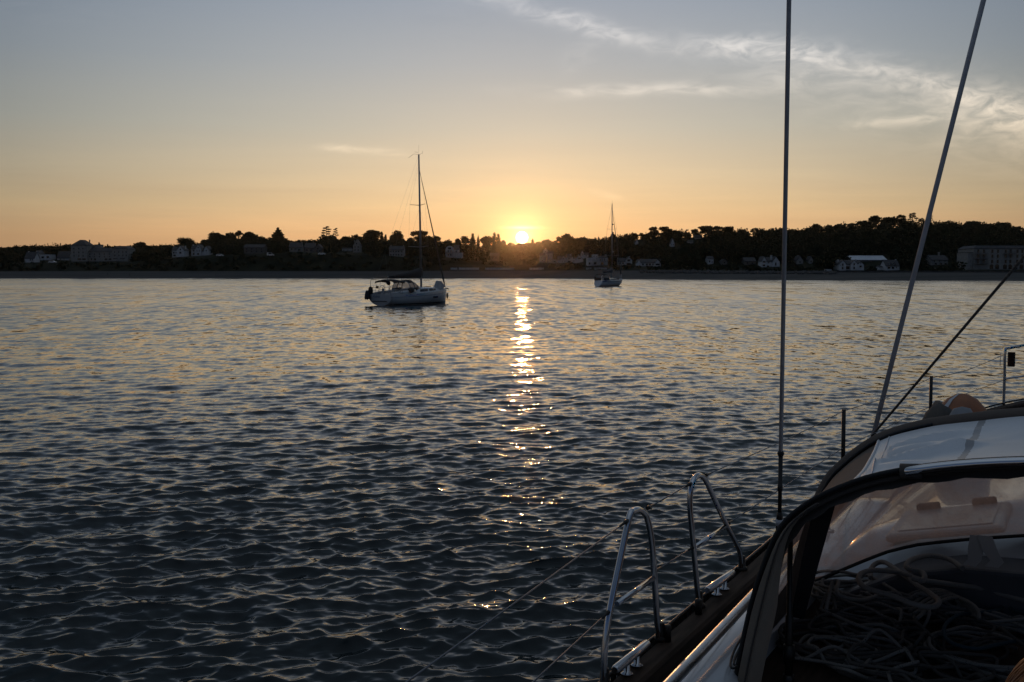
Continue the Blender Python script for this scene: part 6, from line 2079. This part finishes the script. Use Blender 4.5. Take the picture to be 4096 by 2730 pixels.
coil(c0.x, c0.y, 0.18, 0.34, 3, 0.0085, RP_DARK, 'worn dark coil lying nearest to the camera', 1.46, 0.1)
for i in range(6):
    o_ = i * 26
    pts = [zq(1180 + o_ * 1.2, 480 + i * 34), zq(1330 + o_ * 1.6, 400 + i * 20), zq(1520 + o_ * 1.5, 380 + i * 14), zq(1690 + o_ * 1.3, 430 + i * 16), zq(1790 + o_, 520 + i * 12), zq(1810 + o_ * 0.9, 610 + i * 8)]
    rope(lift(pts, 1.54 + 0.008 * i, 1.62), 0.0095, RP_FLECK, 'flecked rope strand, one of the parallel bights behind the grey figure of eight', n=5)
stray = [zq(*p) for p in ((340, 230), (480, 200), (640, 205), (760, 230), (900, 250), (1050, 330), (1140, 390), (1160, 440))]
rope(lift(stray, 1.60), 0.0085, RP_FLECK, 'single rope reaching to the base of the sprayhood strap')
stray = [zq(*p) for p in ((730, 640), (840, 720), (960, 860), (1000, 1000), (1120, 1080), (1300, 1120), (1600, 1100), (1960, 1060))]
rope(lift(stray, 1.53), 0.0085, RP_DARK, 'thin stray rope trailing over the bridge deck towards the right')
upr = [zq(*p) for p in ((480, 570), (500, 470), (530, 340), (560, 290), (600, 300), (580, 380), (640, 440), (800, 470), (980, 430))]
rope(lift(upr, 1.58, 1.66), 0.0095, RP_GREY, 'pale rope bight standing upright at the left of the heap')

# the tangle between the coils
tangle = [((1900, 1420), 'pale tangle nearest the sprayhood strut', RP_FLECK), ((1990, 1440), 'dark tangle left of the middle of the heap', RP_DARK), ((2070, 1400), 'flecked tangle in the middle of the heap', RP_FLECK), ((2150, 1450), 'dark tangle right of the middle of the heap', RP_DARK), ((2180, 1390), 'grey tangle below the parallel bights', RP_GREY), ((1960, 1540), 'flecked tangle at the near left of the heap', RP_FLECK), ((2200, 1545), 'dark tangle at the near right of the heap', RP_DARK), ((2320, 1420), 'flecked tangle at the far right of the heap', RP_FLECK)]
for (px, py), lb, m_ in tangle:
    c0 = Q(px, py, z=1.53)
    pts = []
    a = rr.uniform(0, 6)
    cx_, cy2 = 0.0, 0.0
    for k in range(46):
        a += rr.uniform(0.45, 0.95)
        rad_ = rr.uniform(0.10, 0.27)
        cx_ += rr.uniform(-0.03, 0.03)
        cy2 += rr.uniform(-0.04, 0.04)
        pts.append(Vector((min(5.22, max(3.98, c0.x + cx_ + rad_ * 0.8 * math.cos(a))), min(1.08, c0.y + cy2 + rad_ * 1.15 * math.sin(a)), 1.497 + abs(rr.gauss(0.035, 0.035)))))
    rope(pts, 0.0078, m_, 'thin rope, ' + lb, n=5)

# black cord loop tied to the handrail
cd = [(2105, 545), (2050, 640), (1960, 760), (1850, 930), (1780, 1080), (1755, 1200), (1780, 1255), (1835, 1225), (1800, 1190), (1830, 1080), (1920, 900), (2030, 720), (2090, 600)]
o = MB().tube(smooth_path([Q((2400 + x * 0.2975) * 0.5745, (2300 + y * 0.2975) * 0.5745, z=1.565) for x, y in cd], 5), 0.0052, 6).build('cord', M_BLACK, None, fix=False)
o.matrix_world = Y_ROT
tag(o, 'thin black cord hanging in a loop beside the steel handrail', 'cord')

# orange and white float and bags by the mast, seen over the sprayhood
bu = empty('mooring_buoy', Y_ROT @ Vector((10.0, 0.975, sheer_(10) + 0.05)), YR, 'round orange float with a white band on the foredeck of the foreground yacht', 'buoy')
fl = MB()
ob = [(0.03, 0.0), (0.15, 0.02), (0.22, 0.10), (0.245, 0.24), (0.235, 0.38), (0.20, 0.48), (0.13, 0.56), (0.05, 0.605), (0.01, 0.61)]
fl.lathe(ob, (0, 0, 0), 20)
fl.build('float', mat('faded_orange_vinyl', (0.42, 0.15, 0.055), 0.6, 0, 0.3, 6.0, 0.3, col2=(0.30, 0.12, 0.06)), bu)
bd = MB()
r_ = []
for z_, q_ in [(zz, rr_) for rr_, zz in ob]:
    r_.append([Vector(((q_ + 0.004) * math.cos(b_), (q_ + 0.004) * math.sin(b_), z_ + 0.002)) for b_ in (R(132), R(140), R(148))])
bd.loft(r_, False).build('white_band', M_TAPE, bu)


def bag(loc, sx, sy, sz, m, label, seed):
    V = []
    rings = []
    for i in range(9):
        ph = math.pi * i / 8
        rg_ = []
        for j in range(16):
            a = 2 * math.pi * j / 16
            d = Vector((math.sin(ph) * math.cos(a), math.sin(ph) * math.sin(a), -math.cos(ph)))
            k = 1 + 0.22 * noise.noise(d * 2.3 + Vector((seed, 0, 0)))
            rg_.append(Vector((d.x * sx * k, d.y * sy * k, (d.z * sz * k) if d.z > -0.4 else -0.4 * sz)) + Vector((0, 0, 0.4 * sz)))
        rings.append(rg_)
    o = MB().loft(rings, True, True).build('sail_bag', m, None)
    o.location = Y_ROT @ Vector(loc)
    o.rotation_euler = (0, 0, YR)
    tag(o, label, 'bag')


bag((8.9, 1.03, 1.72), 0.30, 0.17, 0.28, M_TAND, 'dark tan bag lying on the coachroof left of the orange float', 1.0)
bag((8.7, 0.85, 1.75), 0.26, 0.15, 0.25, fabric('grey_bag_cloth', (0.30, 0.30, 0.31), 0.1), 'crumpled grey bag in front of the orange float', 5.0)


# ------------------------------------------------------------------ a person in the cockpit: only the hair reaches into the frame
def build_person():
    root = empty('person', Y_ROT @ Vector((2.25, 0.004, 0.706)), YR, 'person with brown hair standing in the cockpit at the bottom right corner', 'person')
    P = [((0, 0, 0.92), .155), ((0.0, 0, 1.12), .135), ((0.01, 0, 1.32), .155), ((0, 0, 1.44), .06), ((0.01, 0, 1.50), .056), ((0.02, 0, 1.59), .088), ((0.03, 0, 1.66), .075),
         ((0, .10, .86), .10), ((0.03, .11, .48), .065), ((0, .11, .10), .045), ((0.07, .115, .04), .04), ((0.15, .12, .03), .032),
         ((0, -.10, .86), .10), ((0.03, -.11, .48), .065), ((0, -.11, .10), .045), ((0.07, -.115, .04), .04), ((0.15, -.12, .03), .032),
         ((0, .19, 1.36), .06), ((-0.03, .25, 1.10), .045), ((0.10, .24, .90), .034),
         ((0, -.19, 1.36), .06), ((-0.03, -.25, 1.10), .045), ((0.10, -.24, .90), .034)]
    E = [(0, 1), (1, 2), (2, 3), (3, 4), (4, 5), (5, 6), (0, 7), (7, 8), (8, 9), (9, 10), (10, 11), (0, 12), (12, 13), (13, 14), (14, 15), (15, 16), (2, 17), (17, 18), (18, 19), (2, 20), (20, 21), (21, 22)]
    # palms and fingers
    for sg, wrist in ((1, 19), (-1, 22)):
        w = Vector(P[wrist][0])
        P.append((tuple(w + Vector((0.07, 0, -0.04))), .024)); E.append((wrist, len(P) - 1))
        palm = len(P) - 1
        for i, (oy, ln) in enumerate(((-.030, .070), (-.010, .080), (.010, .076), (.030, .060))):
            b = w + Vector((0.10, oy, -0.06))
            P.append((tuple(b), .0095)); E.append((palm, len(P) - 1))
            P.append((tuple(b + Vector((ln * .5, 0, -ln * .35))), .0085)); E.append((len(P) - 2, len(P) - 1))
            P.append((tuple(b + Vector((ln * .75, 0, -ln * .8))), .0075)); E.append((len(P) - 2, len(P) - 1))
        P.append((tuple(w + Vector((0.06, -sg * .045, -0.05))), .011)); E.append((wrist, len(P) - 1))
        P.append((tuple(w + Vector((0.10, -sg * .055, -0.085))), .009)); E.append((len(P) - 2, len(P) - 1))
    me = bpy.data.meshes.new('body')
    me.from_pydata([p[0] for p in P], E, [])
    me.materials.append(mat('skin', (0.42, 0.26, 0.19), 0.55))
    o = bpy.data.objects.new('body', me)
    COL.objects.link(o)
    o.parent = root
    o.modifiers.new('skin', 'SKIN')
    for i, p in enumerate(P):
        me.skin_vertices[0].data[i].radius = (p[1], p[1])
    me.skin_vertices[0].data[0].use_root = True
    sb = o.modifiers.new('sub', 'SUBSURF')
    sb.levels = sb.render_levels = 2
    # jumper and trousers
    def tubecloth(rings, nm, m):
        MB().loft([[Vector((c[0] + rx * math.cos(a), c[1] + ry * math.sin(a), c[2])) for a in [2 * math.pi * i / 18 for i in range(18)]] for c, rx, ry in rings], True, False).build(nm, m, root)
    wool = mat('navy_jumper', (0.02, 0.025, 0.04), 0.95, 0, 0.3, 40.0, 0.3)
    tubecloth([((0, 0, 0.86), .165, .20), ((0, 0, 1.0), .16, .19), ((0, 0, 1.18), .16, .19), ((0, 0, 1.34), .165, .23), ((0, 0, 1.41), .13, .18), ((0, 0, 1.45), .075, .08)], 'jumper', wool)
    jean = mat('dark_trousers', (0.025, 0.03, 0.045), 0.95, 0, 0.3, 30.0)
    for sg in (1, -1):
        tubecloth([((0, sg * .10, 0.90), .14, .125), ((0.01, sg * .105, .7), .11, .105), ((0.02, sg * .11, .48), .09, .085), ((0, sg * .11, .10), .075, .07)], 'trouser_leg', jean)
        tubecloth([((0, sg * .18, 1.40), .09, .075), ((-0.015, sg * .22, 1.22), .075, .07), ((-0.03, sg * .25, 1.10), .065, .06), ((0.05, sg * .245, .97), .055, .05)], 'sleeve', wool)
    # face
    MB().lathe([(0.002, 0), (0.016, 0.012), (0.012, 0.035), (0.004, 0.05)], (0.112, 0, 1.575), 8).build('nose', MATS['skin'], root)
    for sg in (1, -1):
        MB().lathe([(0.001, -0.012), (0.011, 0), (0.001, 0.012)], (0.102, sg * .032, 1.625), 10).build('eye', mat('eye_white', (0.7, 0.7, 0.7), 0.2), root)
        MB().lathe([(0.001, -0.03), (0.014, -0.02), (0.018, 0.01), (0.001, 0.03)], (0.015, sg * .098, 1.605), 8).build('ear', MATS['skin'], root)
    MB().tube([(0.108, -.022, 1.545), (0.113, 0, 1.543), (0.108, .022, 1.545)], 0.005, 6).build('mouth', mat('lips', (0.35, 0.14, 0.12), 0.5), root)
    # hair: many fine locks over the skull
    hm = mat('brown_hair', (0.42, 0.16, 0.045), 0.42, 0, 0.6, 40.0, col2=(0.16, 0.055, 0.018), stretch=(1, 1, 0.2))
    hb = MB()
    rh = random.Random(4)
    c = Vector((0.0, 0, 1.60))
    hb.loft([[c + Vector((0.118 * math.sin(ph) * math.cos(a) - 0.01, 0.108 * math.sin(ph) * math.sin(a), 0.128 * math.cos(ph))) for a in [R(75) + R(210) * j / 20 for j in range(21)]] for ph in [0.02] + [math.pi * 0.75 * i / 8 for i in range(1, 9)]], False)
    for i in range(900):
        a = R(65) + R(230) * rh.random()
        ph0 = math.acos(1 - rh.random() * 1.1)
        pts = []
        ln = rh.uniform(0.5, 1.3)
        off = rh.uniform(-0.25, 0.25)
        rad = rh.uniform(1.0, 1.09)
        for k in range(7):
            t = k / 6
            ph = ph0 + ln * t
            drop = max(0, ph - 1.75)
            ph_ = min(ph, 1.75)
            d = Vector((0.120 * math.sin(ph_) * math.cos(a + off * t) - 0.01, 0.111 * math.sin(ph_) * math.sin(a + off * t), 0.130 * math.cos(ph_) - 0.13 * drop))
            pts.append(c + d * (rad + 0.05 * t * t))
        hb.tube(pts, [0.0022, 0.0026, 0.0026, 0.0024, 0.002, 0.0015, 0.0006], 4, caps=False)
    hb.build('hair', hm, root, fix=False)


build_person()
# ------------------------------------------------------------------ thin haze added to stand in for flare glow round the low sun
def glow_haze():
    m = bpy.data.materials.new('glow_haze')
    m.use_nodes = True
    m.node_tree.nodes.clear()
    t = NT(m.node_tree)
    v = t.node('ShaderNodeVolumePrincipled')
    v.inputs['Color'].default_value = (0.95, 0.95, 0.95, 1)
    v.inputs['Density'].default_value = 3.3e-5
    v.inputs['Anisotropy'].default_value = 0.97
    o = t.node('ShaderNodeOutputMaterial')
    t.l.new(v.outputs[0], o.inputs['Volume'])
    b = MB().box((0, 880, 48), (3400, 1900, 110)).build('glow_haze', m)
    tag(b, kind='stuff')
    C.cycles.volume_bounces = 0


glow_haze()
